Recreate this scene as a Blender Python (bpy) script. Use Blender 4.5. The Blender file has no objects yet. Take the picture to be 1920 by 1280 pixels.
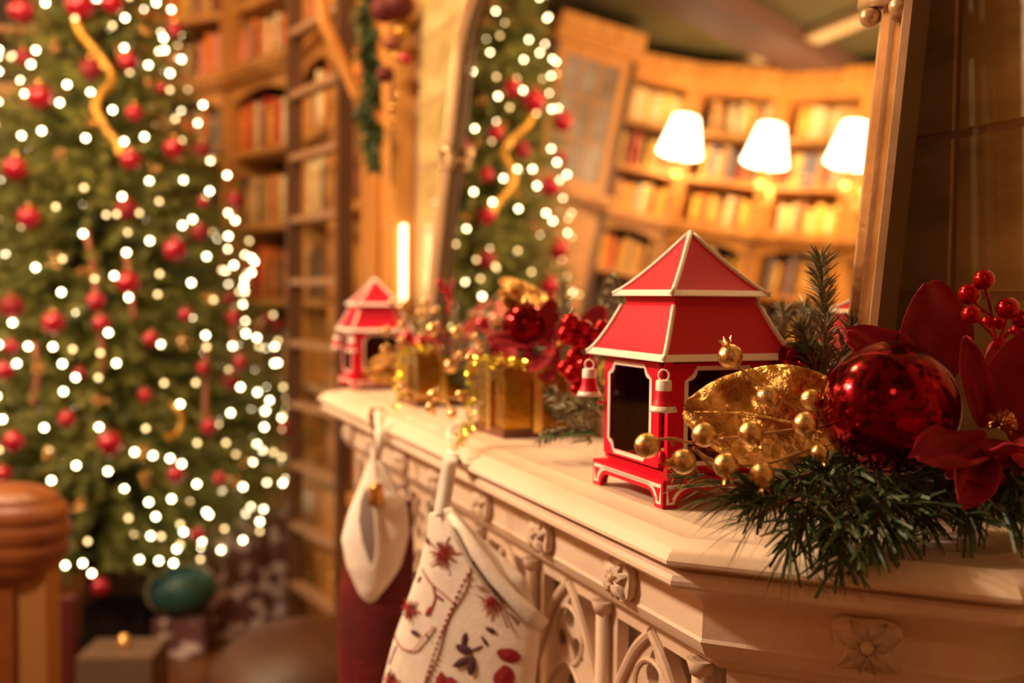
import bpy, math, random
from mathutils import Vector, Matrix, noise
random.seed(7)
PI = math.pi
SC = bpy.context.scene
COL = SC.collection

# ------------------------------------------------------------------ camera
F = 1867.0
TH, PT, RL = math.radians(22.94), math.radians(2.58), math.radians(0.6)
CAM = Vector((0, 0, 1.45))
FW = Vector((math.sin(TH)*math.cos(PT), math.cos(TH)*math.cos(PT), -math.sin(PT)))
_r = Vector((math.cos(TH), -math.sin(TH), 0)); _u = _r.cross(FW)
RT = _r*math.cos(RL) + _u*math.sin(RL); UP = _u*math.cos(RL) - _r*math.sin(RL)
cd = bpy.data.cameras.new('camera'); cam = bpy.data.objects.new('camera', cd); COL.objects.link(cam)
cam.matrix_world = Matrix(((RT.x, UP.x, -FW.x, CAM.x), (RT.y, UP.y, -FW.y, CAM.y), (RT.z, UP.z, -FW.z, CAM.z), (0, 0, 0, 1)))
cd.sensor_width = 36; cd.lens = F/1920*36; cd.clip_start = .02
cd.dof.use_dof = True; cd.dof.focus_distance = .895; cd.dof.aperture_fstop = 2.75
SC.camera = cam

# ------------------------------------------------------------------ world, lamps, exposure
w = bpy.data.worlds.new('world'); SC.world = w; w.use_nodes = True
w.node_tree.nodes['Background'].inputs[0].default_value = (1, .62, .32, 1)
w.node_tree.nodes['Background'].inputs[1].default_value = .03
SC.view_settings.view_transform = 'Standard'; SC.view_settings.look = 'None'
SC.view_settings.exposure = 0.0; SC.view_settings.gamma = 1.0; SC.view_settings.use_curve_mapping = False
SC.cycles.max_bounces = 8; SC.cycles.use_denoising = True; SC.cycles.sample_clamp_indirect = 6
WARM = (1, .66, .36)
def lamp(name, loc, power, col=WARM, radius=.08, kind='POINT', size=.5, rot=(0, 0, 0)):
    d = bpy.data.lights.new(name, kind); d.energy = power; d.color = col
    if kind == 'AREA': d.size = size
    else: d.shadow_soft_size = radius
    o = bpy.data.objects.new(name, d); o.location = loc; o.rotation_euler = rot; COL.objects.link(o)
    return o
lamp('key_light', (-1.05, 1.75, 2.38), 150, (1, .75, .51), .09)  # unseen key light, on the side that the bright faces turn to
lamp('upper_fill_light', (-.25, 2.15, 3.2), 130, (1, .62, .30), .14)  # added unseen light for shelves and mantel, kept clear of the mirror view
lamp('room_fill_light', (-.7, -1.0, 2.7), 9, (1, .50, .30), .12)  # unseen fill light behind the camera
lamp('library_fill_light', (-2.0, 2.85, 3.1), 170, (1, .60, .26), .15)  # added unseen light for the bookcases, placed where the mirror misses it

def at(x, y, d):                       # the point at depth d seen at photograph pixel x, y
    return CAM + d*(FW + RT*((x-960)/F) - UP*((y-640)/F))
def on(x, y, ax, v):                   # where that line of sight meets the plane axis = v
    D = FW + RT*((x-960)/F) - UP*((y-640)/F)
    return CAM + D*((v-CAM[ax])/D[ax])

# ------------------------------------------------------------------ materials
MATS = {}
def mat(name, col, rough=.5, metal=0., col2=None, scale=10., bump=0., bscale=None, coat=0., emit=0., ecol=None, stretch=None, contrast=(.35, .65), sheen=0., detail=6, spec=None, sss=0.):
    if name in MATS: return MATS[name]
    m = bpy.data.materials.new(name); m.use_nodes = True; MATS[name] = m
    nt = m.node_tree; b = nt.nodes['Principled BSDF']
    b.inputs['Base Color'].default_value = (*col, 1); b.inputs['Roughness'].default_value = rough; b.inputs['Metallic'].default_value = metal
    b.inputs['Coat Weight'].default_value = coat; b.inputs['Coat Roughness'].default_value = .08
    if spec is not None: b.inputs['Specular IOR Level'].default_value = spec
    if sheen: b.inputs['Sheen Weight'].default_value = sheen; b.inputs['Sheen Roughness'].default_value = .4; b.inputs['Sheen Tint'].default_value = (*[min(1, c*2.5) for c in col], 1)
    if emit:
        b.inputs['Emission Color'].default_value = (*(ecol or col), 1); b.inputs['Emission Strength'].default_value = emit
    if col2 or bump:
        tc = nt.nodes.new('ShaderNodeTexCoord'); mp = nt.nodes.new('ShaderNodeMapping')
        nt.links.new(tc.outputs['Object'], mp.inputs['Vector'])
        if stretch: mp.inputs['Scale'].default_value = stretch
        def nz(s):
            n = nt.nodes.new('ShaderNodeTexNoise'); n.inputs['Scale'].default_value = s; n.inputs['Detail'].default_value = detail
            nt.links.new(mp.outputs['Vector'], n.inputs['Vector']); return n
        if col2:
            n = nz(scale); r = nt.nodes.new('ShaderNodeValToRGB')
            r.color_ramp.elements[0].position = contrast[0]; r.color_ramp.elements[1].position = contrast[1]
            r.color_ramp.elements[0].color = (*col, 1); r.color_ramp.elements[1].color = (*col2, 1)
            nt.links.new(n.outputs['Fac'], r.inputs['Fac']); nt.links.new(r.outputs['Color'], b.inputs['Base Color'])
        if bump:
            n2 = nz(bscale or scale); bm = nt.nodes.new('ShaderNodeBump'); bm.inputs['Strength'].default_value = min(1, bump); bm.inputs['Distance'].default_value = .01*max(1, bump)
            nt.links.new(n2.outputs['Fac'], bm.inputs['Height']); nt.links.new(bm.outputs['Normal'], b.inputs['Normal'])
    return m
M_STONE = mat('cream_limestone', (.80, .63, .50), .5, 0, (.68, .50, .37), 6, .05, 60, stretch=(3, .6, 3), contrast=(.42, .72))
M_STONE2 = mat('cream_limestone_carved', (.78, .61, .48), .55, 0, (.64, .47, .35), 12, .12, 90)
M_SOOT = mat('soot_black', (.02, .018, .015), .9)
M_TILE = mat('olive_marble_tile', (.36, .27, .09), .38, 0, (.66, .50, .22), 9, .3, 16, coat=.7, stretch=(1, .6, 1.8), contrast=(.36, .66))
MATS['olive_marble_tile'].node_tree.nodes['Principled BSDF'].inputs['Coat Roughness'].default_value = .035
M_GROUT = mat('tan_grout', (.40, .26, .15), .5)
M_BRONZE = mat('bronze_frame', (.62, .42, .24), .34, .45, (.48, .30, .15), 14, .08, 60)
M_BRONZE_D = mat('dark_and_shaded_bronze', (.10, .05, .025), .4, .5)  # bell clapper's own tone; on the mirror frame it also paints shade
M_WOOD = mat('honey_oak', (.62, .30, .075), .42, 0, (.46, .20, .045), 5, .05, 40, stretch=(6, 6, .6))
M_WOOD_D = mat('dark_oak', (.16, .068, .024), .45, 0, (.10, .04, .014), 5, .05, 40, stretch=(6, 6, .6))
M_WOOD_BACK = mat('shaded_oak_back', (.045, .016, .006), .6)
M_LADDER = mat('ladder_walnut', (.15, .07, .032), .4, 0, (.09, .04, .018), 5, .05, 40, stretch=(6, 6, .6))
M_RUNG = mat('worn_ladder_rung', (.34, .19, .10), .45)
M_FLOOR = mat('brown_floorboard', (.15, .052, .014), .35, 0, (.09, .03, .008), 3, .05, 30, stretch=(8, .7, 1))
M_CEIL = mat('olive_ceiling', (.13, .115, .03), .8, 0, (.08, .07, .02), 1.2)
M_BEAM = mat('plum_brown_beam', (.10, .05, .035), .6)
M_CREAM = mat('cream_ceiling_strip', (.62, .50, .28), .6)
M_RED = mat('red_enamel', (.66, .002, .030), .42, 0, None, 10, .05, 300, spec=.3)
M_WHITE = mat('ivory_paint', (.92, .82, .74), .4, 0, None, 10, .1, 400)
M_PEWTER = mat('hinge_red', (.35, .01, .015), .35)
M_GOLD = mat('antique_gold', (.80, .47, .16), .24, 1, (.55, .28, .09), 60, .2, 120)
M_GOLDP = mat('pale_gold_bead', (.88, .60, .30), .25, 1, (.60, .36, .15), 120, .2, 260)
M_LEAF = mat('crumpled_gold_leaf', (.98, .62, .20), .36, .85, (.50, .24, .06), 45, .9, 100, contrast=(.38, .62), detail=8)
M_TWIG = mat('gold_brown_twig', (.50, .27, .11), .4, .6)
M_PETAL = mat('crimson_velvet', (.36, .003, .020), .75, 0, (.24, .002, .012), 26, .25, 120, sheen=.55)
M_BERRY = mat('glossy_red_berry', (.42, .004, .012), .1, .75, None)
M_BALLS = mat('dark_red_glass', (.26, .003, .008), .1, .85, (.15, .002, .004), 60)
M_NEEDLE = mat('pine_green', (.035, .07, .022), .5, 0, (.07, .11, .035), 30)
M_NEEDLE_F = mat('frosted_pine', (.13, .13, .06), .5, 0, (.30, .27, .16), 60)
M_NEEDLE_L = mat('long_green_needle', (.10, .17, .05), .35, 0, (.05, .10, .03), 30)
M_STEM = mat('brown_stem', (.10, .045, .02), .7)
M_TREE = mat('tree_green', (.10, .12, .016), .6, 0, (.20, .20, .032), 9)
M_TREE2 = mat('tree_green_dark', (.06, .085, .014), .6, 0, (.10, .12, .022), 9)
M_BULB = mat('warm_bulb', (1, .86, .58), .4, emit=22, ecol=(1, .80, .46))
M_BULB_DIM = mat('dim_bulb', (1, .75, .40), .4, emit=5, ecol=(1, .70, .30))
M_WIRE = mat('green_wire', (.03, .05, .015), .5)
M_BAUBLE = mat('red_bauble', (.40, .002, .022), .22, .35, None, coat=.6)
M_BAUBLE_D = mat('wine_bauble', (.22, .003, .012), .5, .1, None, sheen=.4)
M_RIBBON = mat('gold_ribbon', (.50, .27, .04), .35, .5)
M_RIBBON_R = mat('rust_ribbon', (.22, .06, .018), .5)
M_CLOTH = mat('ivory_linen', (.94, .86, .80), .85, 0, (.86, .77, .68), 40, .3, 500)
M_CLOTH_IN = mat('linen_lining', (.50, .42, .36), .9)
M_VELVET = mat('dark_red_velvet', (.13, .002, .005), .7, 0, (.07, .001, .003), 12, .2, 60, sheen=.6)
M_THREAD = mat('crimson_thread', (.30, .012, .018), .8)
M_THREAD_P = mat('plum_thread', (.085, .02, .04), .8)
M_BRASS = mat('brass', (.70, .42, .13), .25, 1)
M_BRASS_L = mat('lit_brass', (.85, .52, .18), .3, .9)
M_SHADE = mat('lamp_shade', (1, .90, .72), .6, emit=7.5, ecol=(1, .80, .55))
M_CANDLE = mat('lit_tube', (1, .9, .7), .5, emit=5, ecol=(1, .72, .36))
M_LEATHER = mat('tan_leather', (.25, .075, .015), .42, 0, (.17, .045, .009), 8, .1, 80)
M_LEATHER_D = mat('brown_leather', (.075, .022, .005), .5, 0, (.045, .012, .003), 6, .1, 60)
M_OCHRE = mat('ochre_panel', (.34, .15, .035), .6)
M_TEAL = mat('teal_wrap', (.015, .07, .10), .45, 0, (.02, .09, .05), 8)
M_SNOWP = mat('snowflake_wrap', (.13, .05, .045), .6, 0, (.62, .50, .46), 16, contrast=(.50, .58))
M_BLACK = mat('black_lacquer', (.006, .005, .006), .25)
M_WHITEBOX = mat('pale_wrap', (.13, .075, .045), .6)
M_REDBOX = mat('maroon_wrap', (.09, .006, .006), .6)
M_GIFT = mat('gold_foil', (.62, .34, .05), .17, 1, (.40, .18, .02), 9, .25, 14)
M_GIFTR = mat('gold_satin_ribbon', (.90, .60, .18), .22, 1)
M_GIFTB = mat('brown_gift_foot', (.16, .05, .02), .4)
M_TINSEL = mat('lime_gold_tinsel', (.85, .72, .08), .22, .9)
M_PLASTER = mat('brown_plaster', (.30, .16, .07), .8)
M_GREYPIC = mat('grey_glazing', (.34, .30, .28), .3, 0, (.20, .13, .08), 5)

def glass_mat(name, tint, mixf):
    m = bpy.data.materials.new(name); m.use_nodes = True; nt = m.node_tree
    for n in list(nt.nodes):
        if n.type != 'OUTPUT_MATERIAL': nt.nodes.remove(n)
    out = nt.nodes['Material Output']; t = nt.nodes.new('ShaderNodeBsdfTransparent'); g = nt.nodes.new('ShaderNodeBsdfGlossy')
    t.inputs[0].default_value = (*tint, 1); g.inputs['Roughness'].default_value = .03
    mx = nt.nodes.new('ShaderNodeMixShader'); mx.inputs[0].default_value = mixf; nt.links.new(t.outputs[0], mx.inputs[1]); nt.links.new(g.outputs[0], mx.inputs[2])
    nt.links.new(mx.outputs[0], out.inputs[0]); return m
M_GLASS = glass_mat('lantern_glass', (.42, .20, .18), .06)
M_MIRROR = bpy.data.materials.new('silvered_mirror'); M_MIRROR.use_nodes = True
_b = M_MIRROR.node_tree.nodes['Principled BSDF']; _b.inputs['Metallic'].default_value = 1; _b.inputs['Roughness'].default_value = .0; _b.inputs['Base Color'].default_value = (.93, .88, .80, 1)
# big ball: crackled red mercury glass
def crackle():
    m = mat('crackled_red_glass', (.34, .004, .010), .13, .9); nt = m.node_tree; b = nt.nodes['Principled BSDF']
    tc = nt.nodes.new('ShaderNodeTexCoord'); n = nt.nodes.new('ShaderNodeTexNoise'); n.inputs['Scale'].default_value = 130; n.inputs['Detail'].default_value = 3
    n2 = nt.nodes.new('ShaderNodeTexNoise'); n2.inputs['Scale'].default_value = 14
    nt.links.new(tc.outputs['Object'], n.inputs['Vector']); nt.links.new(tc.outputs['Object'], n2.inputs['Vector'])
    ad = nt.nodes.new('ShaderNodeMath'); ad.operation = 'ADD'; nt.links.new(n.outputs['Fac'], ad.inputs[0]); nt.links.new(n2.outputs['Fac'], ad.inputs[1])
    r = nt.nodes.new('ShaderNodeValToRGB'); r.color_ramp.elements[0].position = .44; r.color_ramp.elements[1].position = .47
    hf = nt.nodes.new('ShaderNodeMath'); hf.operation = 'MULTIPLY'; hf.inputs[1].default_value = .5; nt.links.new(ad.outputs[0], hf.inputs[0])
    nt.links.new(hf.outputs[0], r.inputs['Fac']); r.color_ramp.elements[0].color = (.09, .001, .003, 1); r.color_ramp.elements[1].color = (.24, .003, .009, 1)
    nt.links.new(r.outputs['Color'], b.inputs['Base Color'])
    rr = nt.nodes.new('ShaderNodeMapRange'); rr.inputs[3].default_value = .13; rr.inputs[4].default_value = .13; nt.links.new(r.outputs['Alpha'], rr.inputs[0])
    bm = nt.nodes.new('ShaderNodeBump'); bm.inputs['Strength'].default_value = .12; bm.inputs['Distance'].default_value = .002
    nt.links.new(hf.outputs[0], bm.inputs['Height']); nt.links.new(bm.outputs['Normal'], b.inputs['Normal'])
    return m
M_BALL = crackle()

# ------------------------------------------------------------------ mesh helpers
class MB:
    def __init__(s): s.v = []; s.f = []; s.mi = []
    def add(s, vs, fs, mi=0):
        k = len(s.v); s.v += [tuple(p) for p in vs]; s.f += [tuple(i+k for i in f) for f in fs]; s.mi += [mi]*len(fs); return s
    def box(s, lo, hi, mi=0, M=None):
        x0, y0, z0 = lo; x1, y1, z1 = hi
        vs = [Vector(p) for p in ((x0, y0, z0), (x1, y0, z0), (x1, y1, z0), (x0, y1, z0), (x0, y0, z1), (x1, y0, z1), (x1, y1, z1), (x0, y1, z1))]
        if M is not None: vs = [M @ p for p in vs]
        return s.add(vs, [(0, 3, 2, 1), (4, 5, 6, 7), (0, 1, 5, 4), (1, 2, 6, 5), (2, 3, 7, 6), (3, 0, 4, 7)], mi)
    def tube(s, pts, r, n=8, mi=0, cap=True, flat=1.0):
        pts = [Vector(p) for p in pts]; m = len(pts)
        rs = r if isinstance(r, (list, tuple)) else [r]*m
        t0 = (pts[1]-pts[0]).normalized(); a = Vector((0, 0, 1)) if abs(t0.z) < .9 else Vector((1, 0, 0))
        nrm = t0.cross(a).normalized(); vs = []; fs = []
        for i, p in enumerate(pts):
            t = (pts[min(i+1, m-1)]-pts[max(i-1, 0)]).normalized()
            nrm = (nrm - t*nrm.dot(t)); nrm = nrm.normalized() if nrm.length > 1e-6 else t.orthogonal().normalized()
            bn = t.cross(nrm)
            for k in range(n):
                q = 2*PI*k/n; vs.append(p + (nrm*math.cos(q)*rs[i] + bn*math.sin(q)*rs[i]*flat))
        for i in range(m-1):
            for k in range(n): fs.append((i*n+k, i*n+(k+1) % n, (i+1)*n+(k+1) % n, (i+1)*n+k))
        if cap: fs.append(tuple(range(n-1, -1, -1))); fs.append(tuple((m-1)*n+k for k in range(n)))
        return s.add(vs, fs, mi)
    def lathe(s, prof, n=24, mi=0, M=None):
        vs = []; fs = []
        for (r, z) in prof:
            for k in range(n):
                q = 2*PI*k/n; p = Vector((r*math.cos(q), r*math.sin(q), z)); vs.append(M @ p if M is not None else p)
        for i in range(len(prof)-1):
            for k in range(n): fs.append((i*n+k, i*n+(k+1) % n, (i+1)*n+(k+1) % n, (i+1)*n+k))
        return s.add(vs, fs, mi)
    def ball(s, c, r, n=16, m=10, mi=0, sc=(1, 1, 1)):
        c = Vector(c)
        prof = [(math.sin(PI*i/m), -math.cos(PI*i/m)) for i in range(m+1)]
        M = Matrix.Translation(c) @ Matrix.Diagonal((r*sc[0], r*sc[1], r*sc[2], 1))
        return s.lathe([(max(a, 1e-4), b) for a, b in prof], n, mi, M)
    def prism(s, poly, fn, d0, d1, mi=0):        # poly of (a,b); fn(a,b,d) -> point
        n = len(poly); vs = [fn(a, b, d0) for a, b in poly] + [fn(a, b, d1) for a, b in poly]
        fs = [tuple(range(n-1, -1, -1)), tuple(range(n, 2*n))] + [(i, (i+1) % n, n+(i+1) % n, n+i) for i in range(n)]
        return s.add(vs, fs, mi)
    def ring(s, outer, inner, fn, d0, d1, mi=0):  # flat band between two loops of equal length
        n = len(outer); vs = [fn(a, b, d) for d in (d0, d1) for a, b in list(outer)+list(inner)]
        fs = []
        for i in range(n):
            j = (i+1) % n
            fs += [(i, j, n+j, n+i), (2*n+i, 3*n+i, 3*n+j, 2*n+j), (i, 2*n+i, 2*n+j, j), (n+i, n+j, 3*n+j, 3*n+i)]
        return s.add(vs, fs, mi)
    def build(s, name, mats, parent=None, smooth=False, loc=None, data_only=False):
        me = bpy.data.meshes.new(name); me.from_pydata(s.v, [], s.f); me.validate(verbose=False)
        for m in (mats if isinstance(mats, (list, tuple)) else [mats]): me.materials.append(m)
        if len(me.polygons) == len(s.mi): me.polygons.foreach_set('material_index', s.mi)
        if smooth: me.polygons.foreach_set('use_smooth', [True]*len(me.polygons))
        me.update()
        if data_only: return me
        return put(name, me, parent, loc)
def put(name, data, parent=None, loc=None):
    o = bpy.data.objects.new(name, data); COL.objects.link(o)
    if parent: o.parent = parent
    if loc is not None: o.location = loc
    return o
def tag(o, label=None, cat=None, group=None, kind=None):
    for k, v in (('label', label), ('category', cat), ('group', group), ('kind', kind)):
        if v: o[k] = v
    return o
def empty(name, loc=(0, 0, 0), rz=0, **k):
    o = bpy.data.objects.new(name, None); COL.objects.link(o); o.location = loc; o.rotation_euler = (0, 0, rz); o.empty_display_size = .05
    return tag(o, **k)
def bez(ps, n):
    ps = [Vector(p) for p in ps]; out = []
    for i in range(n+1):
        t = i/n*(len(ps)-1); k = min(int(t), len(ps)-2); f = t-k
        p0 = ps[max(k-1, 0)]; p1 = ps[k]; p2 = ps[k+1]; p3 = ps[min(k+2, len(ps)-1)]
        out.append(.5*((2*p1)+(p2-p0)*f+(2*p0-5*p1+4*p2-p3)*f*f+(3*p1-p0-3*p2+p3)*f**3))
    return out
def smooth_by(o, deg=35):
    me = o.data; me.polygons.foreach_set('use_smooth', [True]*len(me.polygons))
    try: me.set_sharp_from_angle(angle=math.radians(deg))
    except Exception: pass
def copy_tree(o, parent=None):
    c = o.copy(); COL.objects.link(c); c.parent = parent
    for ch in [x for x in o.children]: copy_tree(ch, c)
    return c
def recenter(o):                       # origin to the centre of the vertices
    me = o.data; n = len(me.vertices)
    c = Vector((0, 0, 0))
    for v in me.vertices: c += v.co
    c /= n; me.transform(Matrix.Translation(-c)); o.location = o.location + c
    return o
def struct(o): o['kind'] = 'structure'; return o
def arc(cx, cy, r, a0, a1, n):
    return [(cx+r*math.cos(math.radians(a0+(a1-a0)*i/n)), cy+r*math.sin(math.radians(a0+(a1-a0)*i/n))) for i in range(n+1)]

FZ, CZ = .22, 3.5
AX, AY, AR = -.80, 3.95, 1.60                     # the round end of the library
def node(phi): return Vector((AX+AR*math.cos(math.radians(phi)), AY+AR*math.sin(math.radians(phi)), 0))

# ------------------------------------------------------------------ room
fl = MB().box((-2.9, -2.4, FZ-.12), (1.3, 6.1, FZ-.006)).build('floor', M_FLOOR); struct(fl)
plank = MB().box((-.068, -.6, -.006), (.068, .6, 0)).build('floorboard', M_FLOOR, data_only=True)
k = 0
for i in range(24):
    for j in range(5):
        x = -2.2+i*.14; y = 2.1+(j+.5*(i % 2))*1.206
        if (x-AX)**2+(y-AY)**2 > 1.45**2 and y > AY: continue
        if y > 5.0 or k > 90: continue
        b = put('floorboard', plank, fl, (x, y, FZ)); k += 1
ce = MB().box((-2.9, -2.4, CZ), (1.3, 6.1, CZ+.1)).build('ceiling', M_CEIL); struct(ce)
def beam(a, b, wd, h, m, name='ceiling_beam'):
    a = Vector(a); b = Vector(b); d = (b-a); L = d.length; q = math.atan2(d.y, d.x)
    o = MB().box((0, -wd/2, -h), (L, wd/2, 0)).build(name, m, ce, loc=(a.x, a.y, CZ)); o.rotation_euler = (0, 0, q); return o
beam((-1.97, 6.0, 0), (-1.67, .8, 0), .10, .05, M_CREAM, 'ceiling_strip')
beam((-.75, 4.45, 0), (-2.45, 4.75, 0), .34, .10, M_BEAM)
beam((-2.8, 3.3, 0), (.9, 3.3, 0), .22, .16, M_BEAM)
beam((-2.8, 1.4, 0), (.8, 1.4, 0), .22, .16, M_BEAM)
w1 = MB().box((-2.9, -2.4, FZ), (-2.8, 6.1, CZ)).build('wall_left', M_PLASTER); struct(w1)
w2 = MB().box((-2.8, -2.4, FZ), (1.3, -2.3, CZ)).build('wall_front', M_PLASTER); struct(w2)
w3 = MB().box((-2.8, 5.95, FZ), (1.3, 6.1, CZ)).build('wall_back', M_PLASTER); struct(w3)
WX = .80
wr = MB().box((WX+.012, -2.3, FZ), (WX+.2, 2.80, CZ)).box((1.09, 2.80, FZ), (1.3, 5.95, CZ)).build('wall_right', M_GROUT); struct(wr)
# polished marble tiles
tw, th, gp = .30, .164, .006
tb = MB(); a, b_, c_ = gp/2, tw-gp/2, th-gp/2
tb.add([(0, a, a), (0, b_, a), (0, b_, c_), (0, a, c_), (-.0028, a+.002, a+.002), (-.0028, b_-.002, a+.002), (-.0028, b_-.002, c_-.002), (-.0028, a+.002, c_-.002)],
       [(4, 5, 6, 7)[::-1], (0, 1, 5, 4)[::-1], (1, 2, 6, 5)[::-1], (2, 3, 7, 6)[::-1], (3, 0, 4, 7)[::-1]])
tile = tb.build('marble_tile', M_TILE, data_only=True)
for r in range(-4, 13):
    for c in range(-7, 7):
        y = .764+c*tw; z = 1.455+r*th
        if y+tw > 2.60 or z < .75: continue
        if y+tw < -.4 : continue
        o = put('marble_tile', tile, wr, (WX+.0125-random.random()*.0006, y, z))
        o.rotation_euler = (0, random.uniform(-.002, .002), random.uniform(-.002, .002))

# ------------------------------------------------------------------ mantelpiece
MZ = 1.25
PATH = [(.80, .532), (.632, .532), (.4549, .709), (.4549, 2.073), (.632, 2.25), (.80, 2.25)]
def offset_path(s):                               # outwards by s
    out = []
    P = [Vector(p) for p in PATH]
    for i, p in enumerate(P):
        ns = []
        if i > 0: d = (P[i]-P[i-1]).normalized(); ns.append(Vector((d.y, -d.x)))
        if i < len(P)-1: d = (P[i+1]-P[i]).normalized(); ns.append(Vector((d.y, -d.x)))
        ns = [-n for n in ns]
        if len(ns) == 1: out.append(p+ns[0]*s)
        else:
            b = (ns[0]+ns[1]).normalized(); out.append(p+b*(s/b.dot(ns[0])))
    return out
def sweep_mantel(prof, name, m, parent, cap_top=False, cap_bot=False):
    b = MB(); loops = [offset_path(s) for s, z in prof]; n = len(PATH); vs = []; fs = []
    for L, (s, z) in zip(loops, prof): vs += [(p.x, p.y, z) for p in L]
    for i in range(len(prof)-1):
        for k in range(n-1): fs.append((i*n+k, (i+1)*n+k, (i+1)*n+k+1, i*n+k+1))
    if cap_top: fs.append(tuple(range(n)))
    if cap_bot: fs.append(tuple((len(prof)-1)*n+k for k in range(n-1, -1, -1)))
    b.add(vs, fs); o = b.build(name, m, parent); smooth_by(o, 24); return o
mantel = empty('mantelpiece', (.455, 1.39, FZ), label='carved cream stone mantelpiece running away along the right wall', cat='mantelpiece')
def setp(o, p):                                   # keep world position under a parent with a translation
    o.matrix_parent_inverse = Matrix.Translation(-Vector(p.location)) ; return o
slab_prof = [(-.040, 1.2500), (-.034, 1.2512), (-.028, 1.2488), (-.010, 1.2468), (-.005, 1.2480), (-.001, 1.2462), (.007, 1.2420), (.013, 1.2375), (.0164, 1.2325), (.0164, 1.2295), (.013, 1.227), (.004, 1.2255), (-.001, 1.2235), (-.002, 1.2215)]
o = sweep_mantel(slab_prof, 'shelf_slab', M_STONE, mantel, cap_top=True); setp(o, mantel)
bead = [(-.002, 1.2215), (.004, 1.2210), (.008, 1.2185), (.0105, 1.2145), (.0105, 1.211), (.007, 1.2075), (0, 1.206), (-.016, 1.200), (-.028, 1.192), (-.034, 1.185)]
o = sweep_mantel(bead, 'bead_moulding', M_STONE, mantel); setp(o, mantel)
frieze = [(-.034, 1.185), (-.035, 1.183), (-.034, 1.154), (-.032, 1.151), (-.038, 1.139), (-.043, 1.134), (-.056, 1.128), (-.062, 1.120)]
o = sweep_mantel(frieze, 'frieze_band', M_STONE, mantel); setp(o, mantel)
body = [(-.062, 1.120), (-.094, 1.118), (-.094, .84), (-.060, .83), (-.060, .80), (-.075, .79), (-.075, .70)]
o = sweep_mantel(body, 'panel_body', M_STONE, mantel, cap_bot=True); setp(o, mantel)
# jambs and dark opening below
for y in (.64, 1.83): o = MB().box((.545, y, FZ), (.80, y+.31, .70)).build('jamb', M_STONE, mantel); setp(o, mantel)
o = MB().box((.74, .95, FZ), (.80, 1.83, .70)).build('firebox', M_SOOT, mantel); setp(o, mantel)
# carved leaves along the frieze
def leaf_block():
    b = MB(); W_, H = .027, .021
    def f(u, v, d): return (u, d, v)                # local: x along the face, -y out, z up
    n = 20; out = []
    for i in range(n):
        q = 2*PI*i/n; c, s = math.cos(q), math.sin(q)
        r = 1/max(abs(c), abs(s))*(1-.10*abs(math.sin(2.5*q))); out.append((W_*c*r*.95, H*s*r*.95))
    b.prism(out, f, .004, -.006)
    for (ang, L, wd, lift) in ((-40, .026, .0085, .011), (-75, .021, .006, .009), (-140, .026, .0085, .011), (-105, .021, .006, .009), (20, .024, .0075, .010), (160, .024, .0075, .010), (55, .022, .007, .009), (125, .022, .007, .009)):
        q = math.radians(ang); d = Vector((math.cos(q), 0, math.sin(q))); p = Vector((-d.z, 0, d.x)); nn = 9; vs = []; fs = []
        for i in range(nn):
            t = i/(nn-1); ww = wd*(math.sin(PI*min(1, t*1.02)**.75)*.9+.12)*(1+.12*math.sin(t*16)); c = d*(L*t); h = -.005-lift*math.sin(PI*min(1, .15+t*.8))*.8
            vs += [c-p*ww+Vector((0, -.003, 0)), c-p*ww*.5+Vector((0, h, 0)), c+Vector((0, h*.72, 0)), c+p*ww*.5+Vector((0, h, 0)), c+p*ww+Vector((0, -.003, 0))]
        for i in range(nn-1):
            for k in range(4): fs.append((i*5+k, (i+1)*5+k, (i+1)*5+k+1, i*5+k+1))
        b.add(vs, fs)
    b.ball((0, -.011, .001), .005, 10, 6)
    return b
lb = leaf_block().build('carved_leaf', M_STONE2, data_only=True)
for p in lb.polygons: p.use_smooth = len(p.vertices) == 4
lspots = [(.4549+.030, y, -PI/2) for y in (.86, 1.05, 1.24, 1.43, 1.62, 1.81, 1.99)]
for (x, y, rz) in lspots:
    o = put('carved_leaf', lb, mantel, (x, y, 1.171)); o.rotation_euler = (0, 0, rz); setp(o, mantel)
# one on the canted end
tc_ = on(1640, 1205, 2, 1.172)
mx, my = .5434+.024, .6205+.024
o = put('carved_leaf', lb, mantel, (.5434+.021+.018, .6205+.021-.018, 1.171)); o.rotation_euler = (0, 0, -PI/4); o.scale = (1.12, 1.5, 1.15); setp(o, mantel)
o = put('carved_leaf', lb, mantel, (.5434+.024, 2.1615-.024, 1.171)); o.rotation_euler = (0, 0, -3*PI/4); setp(o, mantel)
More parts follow.
